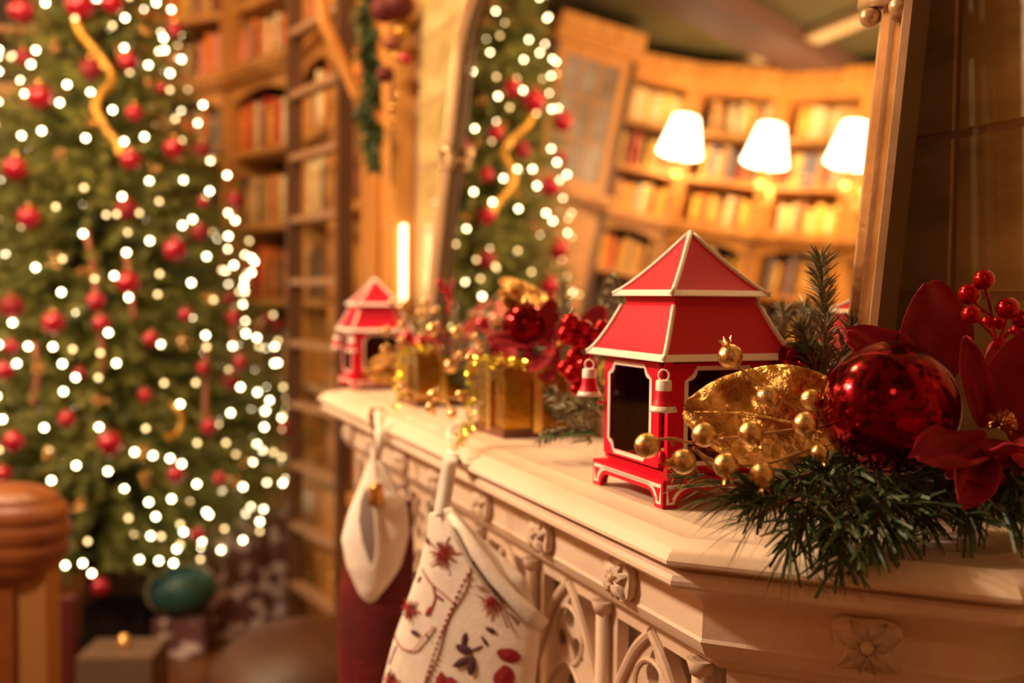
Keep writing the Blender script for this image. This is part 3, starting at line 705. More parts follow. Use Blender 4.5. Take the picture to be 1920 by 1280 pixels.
# near pine garland
gar = empty('pine_garland', at(1560, 930, .85), label='thick dark green pine garland spilling over the near mantel corner under the big red ball', cat='garland')
def gb(*a, **k):
    o = branch('pine_sprig', *a, parent=gar, **k); o.matrix_parent_inverse = Matrix.Translation(-gar.location); return o
def gpt(x, y, d): return at(x, y, d)
sp = [
 # thick tinselled sprigs hanging over the edge
 ([(1560, 850, .84), (1530, 930, .80), (1500, 985, .77), (1475, 1020, .765)], .034, 6, M_NEEDLE, 1),
 ([(1600, 850, .84), (1590, 940, .79), (1580, 1010, .765), (1575, 1060, .76)], .036, 6, M_NEEDLE, 1),
 ([(1640, 860, .84), (1650, 930, .79), (1640, 985, .77), (1615, 1030, .76)], .034, 6, M_NEEDLE, 1),
 ([(1680, 870, .84), (1700, 930, .80), (1720, 970, .78)], .034, 6, M_NEEDLE, 1),
 ([(1580, 860, .85), (1500, 890, .82), (1440, 930, .80), (1400, 950, .79)], .028, 6, M_NEEDLE, 1),
 ([(1620, 840, .85), (1540, 880, .82), (1460, 900, .81), (1400, 905, .80)], .028, 6, M_NEEDLE, 1),
 ([(1560, 900, .84), (1560, 960, .79), (1550, 1010, .77)], .034, 7, M_NEEDLE, 1),
 ([(1640, 890, .84), (1620, 950, .79), (1600, 990, .77)], .034, 7, M_NEEDLE, 1),
 ([(1500, 880, .85), (1520, 930, .82), (1545, 960, .80)], .030, 6, M_NEEDLE, 1),
 ([(1740, 880, .86), (1780, 930, .82), (1800, 960, .80)], .030, 5, M_NEEDLE, 1),
 ([(1780, 860, .86), (1850, 910, .82), (1900, 930, .80)], .030, 5, M_NEEDLE, 1),
 ([(1850, 880, .86), (1920, 930, .82), (1960, 940, .80)], .030, 5, M_NEEDLE, 1),
 ([(1700, 850, .88), (1800, 880, .86), (1900, 890, .84)], .035, 7, M_NEEDLE, 1),
 ([(1600, 880, .90), (1700, 900, .87), (1800, 920, .85)], .035, 7, M_NEEDLE, 1),
 ([(1480, 870, .92), (1560, 870, .90), (1660, 890, .88)], .035, 7, M_NEEDLE, 1),
 ([(1320, 890, .86), (1290, 893, .855), (1262, 895, .85)], .014, 14, M_NEEDLE_F, 0),
 ([(1680, 900, .83), (1720, 950, .80), (1740, 985, .785)], .034, 8, M_NEEDLE, 1),
 ([(1760, 900, .82), (1800, 950, .79), (1830, 975, .78)], .034, 8, M_NEEDLE, 1),
 ([(1820, 900, .81), (1870, 950, .78), (1900, 965, .77)], .034, 8, M_NEEDLE, 1),
 ([(1880, 880, .80), (1930, 930, .77), (1960, 950, .76)], .034, 8, M_NEEDLE, 1),
 ([(1500, 860, .86), (1620, 900, .84), (1760, 920, .82), (1900, 930, .80)], .036, 9, M_NEEDLE, 1),
 ([(1560, 940, .80), (1640, 950, .79), (1740, 950, .79)], .034, 8, M_NEEDLE, 1),
 ([(1640, 920, .81), (1660, 980, .78), (1690, 1010, .77)], .034, 7, M_NEEDLE, 1),
 ([(1450, 900, .83), (1480, 940, .80), (1500, 960, .79)], .032, 8, M_NEEDLE, 1),
 # long soft needles
 ([(1470, 900, .82), (1400, 925, .80), (1340, 930, .79)], .055, 6, M_NEEDLE_L, 2),
 ([(1530, 930, .80), (1500, 1000, .775), (1510, 1040, .77)], .050, 6, M_NEEDLE_L, 2),
 ([(1500, 900, .82), (1430, 915, .80), (1370, 905, .79), (1320, 900, .79)], .052, 4, M_NEEDLE_L, 2),
 ([(1520, 920, .81), (1450, 950, .785), (1410, 975, .775)], .055, 6, M_NEEDLE_L, 2),
 ([(1520, 940, .80), (1490, 990, .775), (1475, 1030, .77)], .050, 6, M_NEEDLE_L, 2),
 ([(1480, 900, .83), (1400, 930, .80), (1360, 945, .79)], .050, 5, M_NEEDLE_L, 2),
 # short frosted sprigs standing behind
 ([(1545, 700, .97), (1548, 620, .98), (1541, 540, .985), (1538, 485, .99)], .027, 46, M_NEEDLE_F, 0),
 ([(1545, 720, .97), (1520, 660, .98), (1500, 610, .985)], .025, 36, M_NEEDLE_F, 0),
 ([(1550, 720, .96), (1580, 660, .97), (1600, 600, .975)], .022, 34, M_NEEDLE_F, 0),
 ([(1560, 760, .95), (1530, 700, .96), (1510, 650, .965)], .026, 14, M_NEEDLE, 0),
 ([(1450, 680, 1.08), (1440, 620, 1.09), (1410, 560, 1.10)], .022, 34, M_NEEDLE_F, 0),
 ([(1460, 700, 1.06), (1465, 640, 1.07), (1468, 580, 1.08)], .022, 34, M_NEEDLE_F, 0),
 ([(1480, 720, 1.04), (1500, 680, 1.05), (1540, 640, 1.06)], .022, 12, M_NEEDLE_F, 0),
 ([(1560, 800, .97), (1660, 700, 1.0), (1700, 640, 1.0)], .03, 8, M_NEEDLE, 0),
]
for i, (pts, nl, per, m, kd) in enumerate(sp):
    P = [at(*p) for p in pts]
    for p in P:
        if p.x > .47 and p.z < MZ+.012 and p.y > .75-(p.x-.4549): p.z = MZ+.012
    gb(P, nl, per, m, width=(.0008, .0013, .00045)[kd], droop=(.05, .15, .12)[kd], spread=(48, 46, 24)[kd], seed=i+20, tinsel=kd == 1, tipr=(.8, .8, .85)[kd])

# ------------------------------------------------------------------ middle of the mantel
gm = empty('pine_garland', (.62, 1.5, 1.26), label='frosted pine garland lying along the foot of the mirror behind the gift boxes', cat='garland')
def gb2(P, nl, per, m, seed, **k):
    P = [Vector(p) for p in P]
    o = branch('pine_sprig', P, nl, per, m, parent=gm, seed=seed, **k); o.matrix_parent_inverse = Matrix.Translation(-gm.location); return o
rnd = random.Random(11)
for i in range(28):
    y = 1.06+i*.036; x = .665-rnd.random()*.03
    P0 = Vector((x, y, MZ+.015)); P1 = P0+Vector((-.04*rnd.random(), rnd.uniform(-.05, .05), .05)); P2 = P1+Vector((rnd.uniform(-.04, .0), rnd.uniform(-.07, .07), .05+.05*rnd.random()))
    gb2([P0, P1, P2], .026, 7, M_NEEDLE_F if i % 2 else M_NEEDLE, 60+i, width=.0014)
for i, pts in enumerate([[(1110, 830, 1.22), (1075, 790, 1.24), (1050, 750, 1.26), (1035, 735, 1.27)], [(1120, 815, 1.2), (1090, 800, 1.2), (1045, 810, 1.2), (1015, 820, 1.22)], [(1125, 780, 1.2), (1090, 760, 1.2), (1040, 770, 1.22)],
                         [(1080, 640, 1.42), (1060, 580, 1.43), (1055, 530, 1.43)], [(1110, 640, 1.40), (1130, 580, 1.40), (1140, 530, 1.4)], [(900, 640, 1.6), (905, 600, 1.62), (930, 560, 1.62)], [(1160, 620, 1.3), (1165, 560, 1.3), (1150, 520, 1.3)],
                         [(850, 660, 1.75), (860, 620, 1.75), (850, 570, 1.76)], [(790, 660, 1.9), (800, 620, 1.9), (815, 590, 1.9)]]):
    gb2([at(*p) for p in pts], .026, 12, M_NEEDLE_F, 90+i, width=.0014)
b = MB(); petal(b, at(1115, 812, 1.19), at(1015, 822, 1.2), .012, (0, 0, 1), .3, 0, .02)
o = b.build('green_leaf', mat('broad_green_leaf', (.03, .12, .02), .4), gm, smooth=True); o.matrix_parent_inverse = Matrix.Translation(-gm.location)

# gift boxes
def gift(loc, rz, s, label):
    e = empty('gift_box', loc, rz, label=label, cat='gift box', group='gold foil gift boxes on the mantel')
    h = s/2; b = MB(); b.box((-h, -h, .012), (h, h, s*.84)); b.build('box', M_GIFT, e)
    b = MB(); b.box((-h-.003, -h-.003, s*.80), (h+.003, h+.003, s*1.0)); b.build('lid', M_GIFT, e)
    b = MB(); b.box((-h-.004, -h-.004, 0), (h+.004, h+.004, .012)); b.build('foot', M_GIFTB, e)
    w_ = .007; z = s*1.0
    b = MB(); b.box((-w_, -h-.0045, .006), (w_, -h-.003, z)).box((-w_, h+.003, .006), (w_, h+.0045, z)).box((-h-.0045, -w_, .006), (-h-.003, w_, z)).box((h+.003, -w_, .006), (h+.0045, w_, z))
    b.box((-w_, -h-.0045, z), (w_, h+.0045, z+.0015)).box((-h-.0045, -w_, z), (h+.0045, w_, z+.0015)); b.build('ribbon', M_GIFTR, e)
    b = MB()
    for k in range(6):
        q = k*PI/3; d = Vector((math.cos(q), math.sin(q), 0)); P = [Vector((0, 0, z)), d*.010+Vector((0, 0, z+.010)), d*.022+Vector((0, 0, z+.012)), d*.024+Vector((0, 0, z+.005)), d*.010+Vector((0, 0, z+.002)), Vector((0, 0, z))]
        b.tube(bez(P, 14), .0045, 6, flat=.15)
    b.build('bow', M_GIFTR, e, smooth=True)
    return e
p1 = on(955, 815, 2, MZ); g1 = gift((p1.x+.028, p1.y+.02, MZ), math.radians(2), .100, 'larger nearer gold foil gift box with ribbon, in the middle of the mantel')
p2 = on(795, 760, 2, MZ); g2 = gift((p2.x+.024, p2.y+.02, MZ), math.radians(2), .094, 'farther gold foil gift box between the first gift box and the far lantern')

def tinsel(label, pts, n, spread, size, seed):
    rnd = random.Random(seed); P = bez([at(*p) if len(p) == 3 else Vector(p[:3]) for p in pts], 60); b = MB()
    b.tube(P[::3], .0006, 4)
    for i in range(n):
        k = rnd.randrange(len(P)); p = P[k]+Vector([rnd.gauss(0, spread) for _ in range(3)])
        a = Vector([rnd.uniform(-1, 1) for _ in range(3)]).normalized(); c = a.orthogonal().normalized(); l = size*(.6+rnd.random()); w_ = size*.35
        b.add([p-a*l-c*w_, p-a*l+c*w_, p+a*l+c*w_, p+a*l-c*w_], [(0, 1, 2, 3)])
    o = b.build('tinsel_strand', M_TINSEL); recenter(o); tag(o, label, 'tinsel', 'lime gold tinsel strands'); return o
tinsel('lime gold tinsel strand hanging at the left edge of the nearer gift box', [(985, 684, 1.35), (930, 676, 1.36), (885, 682, 1.35), (884, 740, 1.34), (882, 790, 1.33), (868, 815, 1.30), (858, 835, 1.27)], 420, .0045, .0028, 3)
tinsel('lime gold tinsel strand hanging at the left edge of the farther gift box', [(800, 655, 1.75), (760, 655, 1.74), (752, 690, 1.73), (750, 730, 1.71), (738, 770, 1.66)], 260, .005, .003, 4)

# centre flower, ball, leaf, berries
flower('velvet_magnolia', 'blurred red velvet flower behind the nearer gift box',
       [((1030, 650, 1.45), (912, 650, 1.42), 30, (0, -.9, .5), .4, .1, .06), ((1020, 640, 1.45), (1035, 560, 1.44), 26, (0, 0, 1), .3, 0, .06),
        ((1060, 650, 1.42), (1045, 600, 1.38), 26, (.3, 0, 1), .3, .1, .06), ((1030, 640, 1.44), (985, 700, 1.40), 30, (0, -.4, 1), .3, .1, .06),
        ((1030, 640, 1.46), (1025, 720, 1.42), 26, (0, -.3, 1), .3, .1, .06), ((1090, 650, 1.42), (1132, 572, 1.38), 32, (0, 0, 1), .2, .05, .05), ((950, 640, 1.46), (935, 690, 1.42), 30, (0, -.3, 1), .3, .1, .05)],
       (1058, 648, 1.38, 30, .012))
b = MB(); b.ball((0, 0, 0), .037, 32, 20); o = b.build('christmas_ball', M_BALLS, None, smooth=True, loc=at(985, 612, 1.47)); tag(o, 'blurred dark red ball above the nearer gift box', 'ornament')
b = MB(); b.lathe([(.0001, .044), (.005, .043), (.006, .036)], 12); b.build('cap', M_GOLD, o, smooth=True)
g = empty('gold_magnolia_leaf', at(980, 560, 1.5), label='blurred gold magnolia leaf arching above the middle red ball', cat='leaf')
for (ti, ba, wp, ds, sd) in (((935, 520), (1022, 590), 34, (1.5, 1.48), 5), ((935, 545), (985, 600), 17, (1.46, 1.47), 7)):
    b = gold_leaf(ti, ba, wp, ds[0], ds[1], '', seed=sd, bend=-.1); o = b.build('leaf_blade', M_LEAF, g, smooth=True); o.matrix_parent_inverse = Matrix.Translation(-g.location)
g = empty('gold_magnolia_leaf', at(715, 700, 1.98), label='blurred gold magnolia leaf lying beside the far lantern', cat='leaf')
for (ti, ba, wp, ds, sd) in (((678, 700), (760, 700), 22, (1.93, 1.95), 9), ((690, 680), (745, 672), 14, (1.98, 1.98), 4)):
    b = gold_leaf(ti, ba, wp, ds[0], ds[1], '', seed=sd, bend=.1); o = b.build('leaf_blade', M_LEAF, g, smooth=True); o.matrix_parent_inverse = Matrix.Translation(-g.location)
RB = [(1070, 606, 20), (1094, 616, 18), (1112, 628, 17), (1062, 628, 18), (1130, 612, 14), (1085, 640, 18), (1108, 650, 16), (1078, 670, 18), (1100, 685, 22), (1076, 702, 20), (1098, 712, 18), (1060, 690, 16), (1082, 730, 14), (1125, 640, 12)]
spray('red_berry_spray', 'bunch of glossy red berries left of the near lantern', None,
      [[(1070, 740, 1.30), (1080, 690, 1.29), (1085, 640, 1.29), (1100, 610, 1.3)], [(1080, 690, 1.29), (1100, 680, 1.29)], [(1085, 650, 1.29), (1110, 640, 1.29)]],
      [(x, y, 1.27+.02*random.random(), r, 0, 0, 1) for x, y, r in RB], M_BERRY, M_STEM, .0014, calyx=False, detail=0)
spray('red_berry_spray', 'thin red berry twig standing in front of the mirror left edge', None,
      [[(858, 620, 1.85), (845, 570, 1.85), (830, 528, 1.86)], [(850, 590, 1.85), (866, 560, 1.85)]],
      [(828+random.uniform(-5, 5)+i*3.1, 525+i*9+random.uniform(-5, 5), 1.85, 7, 0, 0, 1) for i in range(12)], M_BERRY, M_STEM, .0016, calyx=False, detail=0)
GB = [(735, 566, 7), (752, 575, 7), (796, 567, 7), (786, 588, 7), (815, 583, 7), (722, 620, 8), (753, 609, 8), (788, 632, 7), (720, 655, 8), (752, 640, 8), (811, 618, 13), (855, 622, 11), (845, 685, 14), (895, 632, 10), (900, 650, 10), (863, 665, 8), (930, 600, 7), (925, 578, 7), (1010, 590, 6)]
for gi, (sl, lb_, off) in enumerate(((slice(0, 5), 'upper spray of gold berries between the far lantern and the mirror', 0), (slice(5, 10), 'gold berry spray over the right side of the far lantern', 0), (slice(10, 19), 'gold berry spray above the two gift boxes', -.12))):
    bs = GB[sl]; d = 1.88+off*2
    spray('gold_berry_spray', lb_, 'gold berry sprays in the middle of the mantel', [[(x, y+4, d) for x, y, r in bs] if len(bs) > 1 else []] + [[(bs[0][0], bs[0][1]+4, d), (bs[0][0]+15, bs[0][1]+60, d)]],
          [(x, y, d, r, .3, -.5, .3) for x, y, r in bs], M_GOLDP, M_TWIG, .0011, detail=0)
spray('gold_berry_spray', 'gold berry string lying in front of the gift boxes over the mantel edge', None,
      [[(757, 726, 1.62), (790, 742, 1.55), (830, 745, 1.5), (870, 748, 1.42), (905, 755, 1.36)], [(830, 745, 1.5), (845, 765, 1.48), (848, 780, 1.46)]],
      [(755, 724, 1.62, 11, -.3, -.5, .3), (812, 741, 1.5, 12, .3, -.5, .3), (808, 764, 1.5, 11, .3, .5, .3), (848, 776, 1.46, 9, .3, -.5, .3), (862, 741, 1.42, 10, .3, .6, .3), (880, 672, 1.33, 9, 0, -1, 0)], M_GOLDP, M_TWIG, .0013, detail=0)
for (x, y, r, d, lb_) in ((764, 634, .017, 1.95, 'red ball just right of the far lantern, the leftmost of three'), (788, 644, .015, 1.85, 'small red ball behind the farther gift box, the middle of three'), (905, 608, .013, 1.6, 'small red ball left of the middle dark red ball')):
    b = MB(); b.ball((0, 0, 0), r, 24, 16); o = b.build('christmas_ball', M_BAUBLE, None, smooth=True, loc=at(x, y, d)); tag(o, lb_, 'ornament')
    b = MB(); b.lathe([(.0001, r*1.25), (r*.16, r*1.2), (r*.18, r*.95)], 10); b.build('cap', M_GOLD, o, smooth=True)
flower('velvet_magnolia', 'blurred red velvet flower behind the farther gift box',
       [((835, 645, 1.85), (790, 635, 1.84), 18, (0, -.8, .5), .3, .1, .06), ((835, 645, 1.85), (882, 640, 1.8), 16, (0, -.8, .6), .3, .1, .06), ((830, 650, 1.85), (822, 605, 1.85), 14, (0, 0, 1), .3, 0, .06), ((835, 645, 1.85), (850, 680, 1.8), 16, (0, -.2, 1), .3, 0, .06)])

# ------------------------------------------------------------------ stockings
class Sheet:                                        # a hanging cloth bag: sections (left px, right px, half thickness)
    def __init__(s, A, hdir, secs):
        s.A = Vector(A); s.h = Vector(hdir).normalized(); s.n = s.h.cross(Vector((0, 0, 1))).normalized()
        if s.n.dot(CAM-s.A) < 0: s.n = -s.n
        s.secs = [(s.px(l), s.px(r), t) for l, r, t in secs]; s.raw = secs
    def px(s, q):
        D = FW+RT*((q[0]-960)/F)-UP*((q[1]-640)/F); t = (s.A-CAM).dot(s.n)/D.dot(s.n); return CAM+D*t
    def mesh(s, b, n=24, sub=6, i0=0, i1=None, grow=0., inner=True):
        secs = s.secs[i0:i1]; rings = []
        for i in range(len(secs)-1):
            for k in range(sub):
                f = k/sub; rings.append((secs[i][0].lerp(secs[i+1][0], f), secs[i][1].lerp(secs[i+1][1], f), secs[i][2]*(1-f)+secs[i+1][2]*f))
        rings.append(secs[-1])
        def ringpts(g):
            vs = []
            for ri, (l, r, t) in enumerate(rings):
                c = (l+r)/2; hv = (r-l)/2
                for k in range(n):
                    q = 2*PI*k/n; w_ = .0012*math.sin(q*3+ri*.35)
                    vs.append(c+hv*math.cos(q)*(1+g/max(hv.length, .01))+s.n*(math.sin(q)*(t+g)+w_))
            return vs
        m = len(rings); vs = ringpts(grow); fs = []
        for i in range(m-1):
            for k in range(n): fs.append((i*n+k, i*n+(k+1) % n, (i+1)*n+(k+1) % n, (i+1)*n+k))
        fs.append(tuple((m-1)*n+k for k in range(n)))
        N0 = len(vs)
        if inner:
            vs2 = ringpts(grow-.002); vs += vs2; mi = []
            for i in range(m-1):
                for k in range(n): fs.append((N0+i*n+k, N0+(i+1)*n+k, N0+(i+1)*n+(k+1) % n, N0+i*n+(k+1) % n))
            for k in range(n): fs.append((k, N0+k, N0+(k+1) % n, (k+1) % n))
        b.add(vs, fs)
    def front(s, x, y, lift=.0008):                 # photograph pixel -> point on the bulging front
        P = s.px((x, y)); best = None
        for i in range(len(s.secs)-1):
            for k in range(13):
                f = k/12; l = s.secs[i][0].lerp(s.secs[i+1][0], f); r = s.secs[i][1].lerp(s.secs[i+1][1], f); t = s.secs[i][2]*(1-f)+s.secs[i+1][2]*f
                hv = (r-l)/2; c = (l+r)/2; q = (P-c).dot(hv)/hv.length_squared
                e = ((P-c)-hv*q).length
                if best is None or e < best[0]: best = (e, q, t)
        q = max(-.98, min(.98, best[1])); return P+s.n*(best[2]*math.sqrt(1-q*q)+lift+.001)

def loc_parent(o, e): o.matrix_parent_inverse = Matrix.Translation(-e.location); return o
# --- embroidered stocking
A = at(850, 960, 1.245)
S = Sheet(A, (.62, -.78, 0), [((806, 962), (846, 950), .006), ((800, 1010), (905, 1010), .014), ((788, 1060), (985, 1085), .018), ((765, 1120), (1012, 1165), .020), ((742, 1190), (1008, 1230), .022), ((722, 1260), (1000, 1310), .024), ((700, 1360), (985, 1400), .026), ((640, 1480), (960, 1500), .026), ((560, 1560), (930, 1600), .022), ((540, 1640), (840, 1660), .008)])
st = empty('embroidered_stocking', A, label='ivory christmas stocking embroidered with crimson flowers hanging from the mantel edge', cat='stocking')
b = MB(); S.mesh(b, 32, 8); o = b.build('stocking_body', M_CLOTH, st, smooth=True); loc_parent(o, st)
# open cuff: a folded rim down the right edge
def ribbonstrip(pts, w_, nrm, thick=.0015):
    b = MB(); vs = []; fs = []; P = [Vector(p) for p in pts]; n = len(P)
    for i, p in enumerate(P):
        t = (P[min(i+1, n-1)]-P[max(i-1, 0)]).normalized(); sd = t.cross(nrm).normalized()*(w_[i] if isinstance(w_, list) else w_)
        vs += [p-sd+nrm*thick, p+sd+nrm*thick, p+sd, p-sd]
    for i in range(n-1):
        a = i*4; fs += [(a, a+1, a+5, a+4), (a+1, a+2, a+6, a+5), (a+2, a+3, a+7, a+6), (a+3, a, a+4, a+7)]
    fs += [(0, 3, 2, 1), (n*4-4, n*4-3, n*4-2, n*4-1)]
    b.add(vs, fs); return b
def cloth_patch(pxs_outer, pxs_inner, lift_o, lift_i, name, m, sheet, par):
    b = MB(); n = len(pxs_outer); vs = []
    for (x, y), lo in zip(pxs_outer, lift_o): vs.append(sheet.px((x, y))+sheet.n*lo)
    for (x, y), li in zip(pxs_inner, lift_i): vs.append(sheet.px((x, y))+sheet.n*li)
    th = sheet.n*.002; vs = vs+[v-th for v in vs]; N = 2*n; fs = []
    for i in range(n-1): fs += [(i, i+1, n+i+1, n+i), (N+i, N+n+i, N+n+i+1, N+i+1), (i, N+i, N+i+1, i+1), (n+i, n+i+1, N+n+i+1, N+n+i)]
    fs += [(0, n, N+n, N), (n-1, N+n-1, N+2*n-1, 2*n-1)]
    b.add(vs, fs); o = b.build(name, m, par, smooth=True); loc_parent(o, par); return o
up_px = [(852, 958), (885, 985), (915, 1020), (950, 1065), (985, 1105), (1015, 1135), (1036, 1160)]
lo_px = [(840, 975), (868, 1010), (892, 1050), (925, 1095), (960, 1130), (985, 1165), (1008, 1192)]
mid_px = [(846, 966), (878, 996), (906, 1032), (942, 1076), (980, 1118), (1004, 1150), (1022, 1178)]
cloth_patch(up_px, mid_px, [.008, .014, .018, .020, .020, .016, .010], [.010, .020, .030, .034, .034, .028, .016], 'cuff_edge', M_CLOTH, S, st)
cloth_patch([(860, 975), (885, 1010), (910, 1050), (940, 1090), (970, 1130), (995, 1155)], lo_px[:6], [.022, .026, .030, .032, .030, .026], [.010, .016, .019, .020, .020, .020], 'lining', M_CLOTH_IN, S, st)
# hanging loop over the mantel edge
Lp = [on(852, 795, 2, 1.2535)+Vector((.012, 0, 0)), on(850, 812, 2, 1.250), Vector((.4325, 1.205, 1.237)), at(847, 860, 1.262), at(838, 910, 1.255), at(828, 970, 1.245)]
b = ribbonstrip(bez(Lp, 24), .0085, (CAM-Lp[3]).normalized(), .0018); o = b.build('hanging_loop', M_CLOTH, st, smooth=True); loc_parent(o, st)
b = ribbonstrip(bez([p+Vector((.0, .012, 0)) for p in Lp], 24), .0065, (CAM-Lp[3]).normalized(), .0018); o = b.build('hanging_loop', M_CLOTH, st, smooth=True); loc_parent(o, st)
# embroidery
def stroke(b, pts, r, sheet=S, closed=False):
    P = bez([sheet.front(x, y) for x, y in pts], 6*len(pts)); b.tube(P, r, 5, flat=.45)
def blob(b, cx, cy, rx, ry, ang, sheet=S):
    q = math.radians(ang); pts = []
    for i in range(12):
        a = 2*PI*i/12; u, v = rx*math.cos(a), ry*math.sin(a)*(1 if math.cos(a) > -.5 else .8); pts.append((cx+u*math.cos(q)-v*math.sin(q), cy+u*math.sin(q)+v*math.cos(q)))
    c = sheet.front(cx, cy, .0018); vs = [c]+[sheet.front(x, y, .0006) for x, y in pts]
    b.add(vs, [(0, i+1, (i+1) % 12+1) for i in range(12)])
def burst(cx, cy, R_, n, seed, m=M_THREAD, sheet=S, par=st):
    b = MB(); rr = random.Random(seed)
    for i in range(n):
        a = 2*PI*i/n+rr.uniform(-.1, .1); L = R_*(1 if i % 4 == 0 else .62+.2*rr.random())
        stroke(b, [(cx+2*math.cos(a), cy+2*math.sin(a)), (cx+L*.6*math.cos(a), cy+L*.6*math.sin(a)), (cx+L*math.cos(a), cy+L*math.sin(a))], .0012, sheet)
    blob(b, cx, cy, R_*.3, R_*.3, 0, sheet)
    o = b.build('embroidered_flower', m, par); loc_parent(o, par)
burst(843, 1033, 34, 20, 1); burst(776, 1138, 24, 18, 2); burst(745, 1268, 22, 16, 3)
b = MB()
for p in ([(800, 1062), (820, 1085), (850, 1108), (873, 1128)], [(825, 1090), (830, 1115), (818, 1145)], [(745, 1186), (762, 1205), (788, 1210), (808, 1190), (830, 1165)], [(815, 1178), (822, 1190)], [(752, 1205), (738, 1240)]): stroke(b, p, .0013)
blob(b, 818, 1138, 11, 4, -60); blob(b, 838, 1112, 12, 3, 35)
o = b.build('embroidered_vine', M_THREAD, st); loc_parent(o, st)
b = MB()
for i in range(26):                                 # piped crimson seam with little knots
    t = i/25; x = 908-t*95-12*math.sin(PI*t); y = 1038+t*262; p = S.front(x, y, .0012); b.ball(p, .0022, 6, 4)
stroke(b, [(908, 1038), (880, 1100), (848, 1175), (822, 1245), (806, 1310)], .0014)
o = b.build('beaded_seam', M_THREAD, st); loc_parent(o, st)
for (x, y, rx, ry, a) in ((889, 1188, 13, 6, 100), (888, 1206, 17, 9, 25), (884, 1230, 18, 8, -25), (902, 1236, 19, 8, 95), (912, 1205, 12, 3, -20), (935, 1172, 10, 5, 30), (925, 1192, 12, 3, 60), (780, 1078, 10, 3, -60), (795, 1082, 8, 3, -60), (792, 1178, 9, 5, 20), (808, 1010, 7, 4, 70)):
    b = MB(); blob(b, x, y, rx, ry, a); loc_parent(b.build('embroidered_leaf', M_THREAD_P, st), st)
for (x, y, rx, ry, a) in ((966, 1220, 22, 13, 25), (958, 1262, 18, 25, 0), (846, 1268, 10, 22, 0), (868, 1275, 12, 20, -20)):
    b = MB(); blob(b, x, y, rx, ry, a); loc_parent(b.build('embroidered_petal', M_THREAD, st), st)
burst(935, 1120, 30, 14, 5)
b = MB(); stroke(b, [(905, 1090), (935, 1100), (950, 1130), (965, 1170)], .0015); o = b.build('embroidered_vine', M_THREAD, st); loc_parent(o, st)

# --- red stocking with linen cuff
A2 = at(705, 900, 1.60)
S2 = Sheet(A2, (.7, -.7, 0), [((690, 868), (716, 862), .006), ((676, 905), (738, 905), .016), ((655, 960), (762, 950), .024), ((643, 1010), (766, 1000), .028), ((652, 1060), (752, 1060), .028), ((675, 1110), (730, 1100), .022), ((692, 1134), (708, 1132), .010)])
S3 = Sheet(A2+S2.n*-.02, (.7, -.7, 0), [((660, 950), (770, 940), .022), ((648, 1020), (776, 1040), .030), ((640, 1100), (772, 1130), .032), ((636, 1200), (760, 1220), .034), ((640, 1320), (760, 1330), .034), ((620, 1400), (770, 1430), .030), ((600, 1470), (700, 1480), .010)])
rs = empty('red_stocking', A2, label='dark red velvet stocking with a wide plain linen cuff, farther along the mantel', cat='stocking')
b = MB(); S3.mesh(b, 28, 6); o = b.build('stocking_body', M_VELVET, rs, smooth=True); loc_parent(o, rs)
b = MB(); S2.mesh(b, 28, 6, inner=False); o = b.build('cuff', M_CLOTH, rs, smooth=True); loc_parent(o, rs)
def lens_patch(L, Rr, lift, name, m):
    b = MB(); vs = []; n = len(L)
    for l, r in zip(L, Rr):
        for k in range(5):
            f = k/4; x = l[0]*(1-f)+r[0]*f; y = l[1]*(1-f)+r[1]*f; vs.append(S2.front(x, y, lift))
    fs = [(i*5+k, i*5+k+1, i*5+k+6, i*5+k+5) for i in range(n-1) for k in range(4)]
    b.add(vs, fs); o = b.build(name, m, rs, smooth=True); loc_parent(o, rs); return o
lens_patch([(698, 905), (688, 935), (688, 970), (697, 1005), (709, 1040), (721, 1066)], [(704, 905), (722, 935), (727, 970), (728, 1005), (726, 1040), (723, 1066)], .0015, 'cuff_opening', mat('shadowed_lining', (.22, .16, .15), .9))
b = MB(); P = [S2.front(x, y, .004) for x, y in ((703, 905), (720, 945), (726, 985), (727, 1025), (722, 1062), (740, 1072))]; b.tube(bez(P, 24), [.005]*25, 8, flat=.6); o = b.build('rolled_hem', M_CLOTH, rs, smooth=True); loc_parent(o, rs)
b = ribbonstrip(bez([on(712, 768, 2, 1.2535)+Vector((.01, 0, 0)), on(712, 776, 2, 1.25), Vector((.4325, 1.585, 1.237)), at(712, 820, 1.615), at(704, 860, 1.605), at(700, 900, 1.60)], 20), .009, (CAM-A2).normalized(), .002); o = b.build('hanging_loop', M_CLOTH, rs, smooth=True); loc_parent(o, rs)
b = MB(); P = at(698, 770, 1.60); b.tube(bez([P+Vector((.02, 0, .004)), P, at(699, 800, 1.60), at(704, 850, 1.60), at(706, 900, 1.575)], 20), .0016, 6)
for k in range(3): b.tube([at(698, 765+k*14, 1.60), at(694+k*3, 785+k*10, 1.595)], .004, 6)
o = b.build('twine_tie', mat('rust_twine', (.42, .16, .06), .8), rs, smooth=True); loc_parent(o, rs)
bl = empty('cow_bell', at(706, 905, 1.56), label='small antique brass bell hanging on twine at the linen cuff', cat='bell')
b = MB(); b.lathe([(.0001, 0), (.009, -.001), (.0115, -.006), (.0125, -.026), (.014, -.034), (.0125, -.033), (.011, -.02)], 18); b.build('bell_cup', M_GOLD, bl, smooth=True)
b = MB(); b.tube([(0, 0, -.01), (0, 0, -.036)], [.0012, .004], 8); b.build('clapper', M_BRONZE_D, bl)

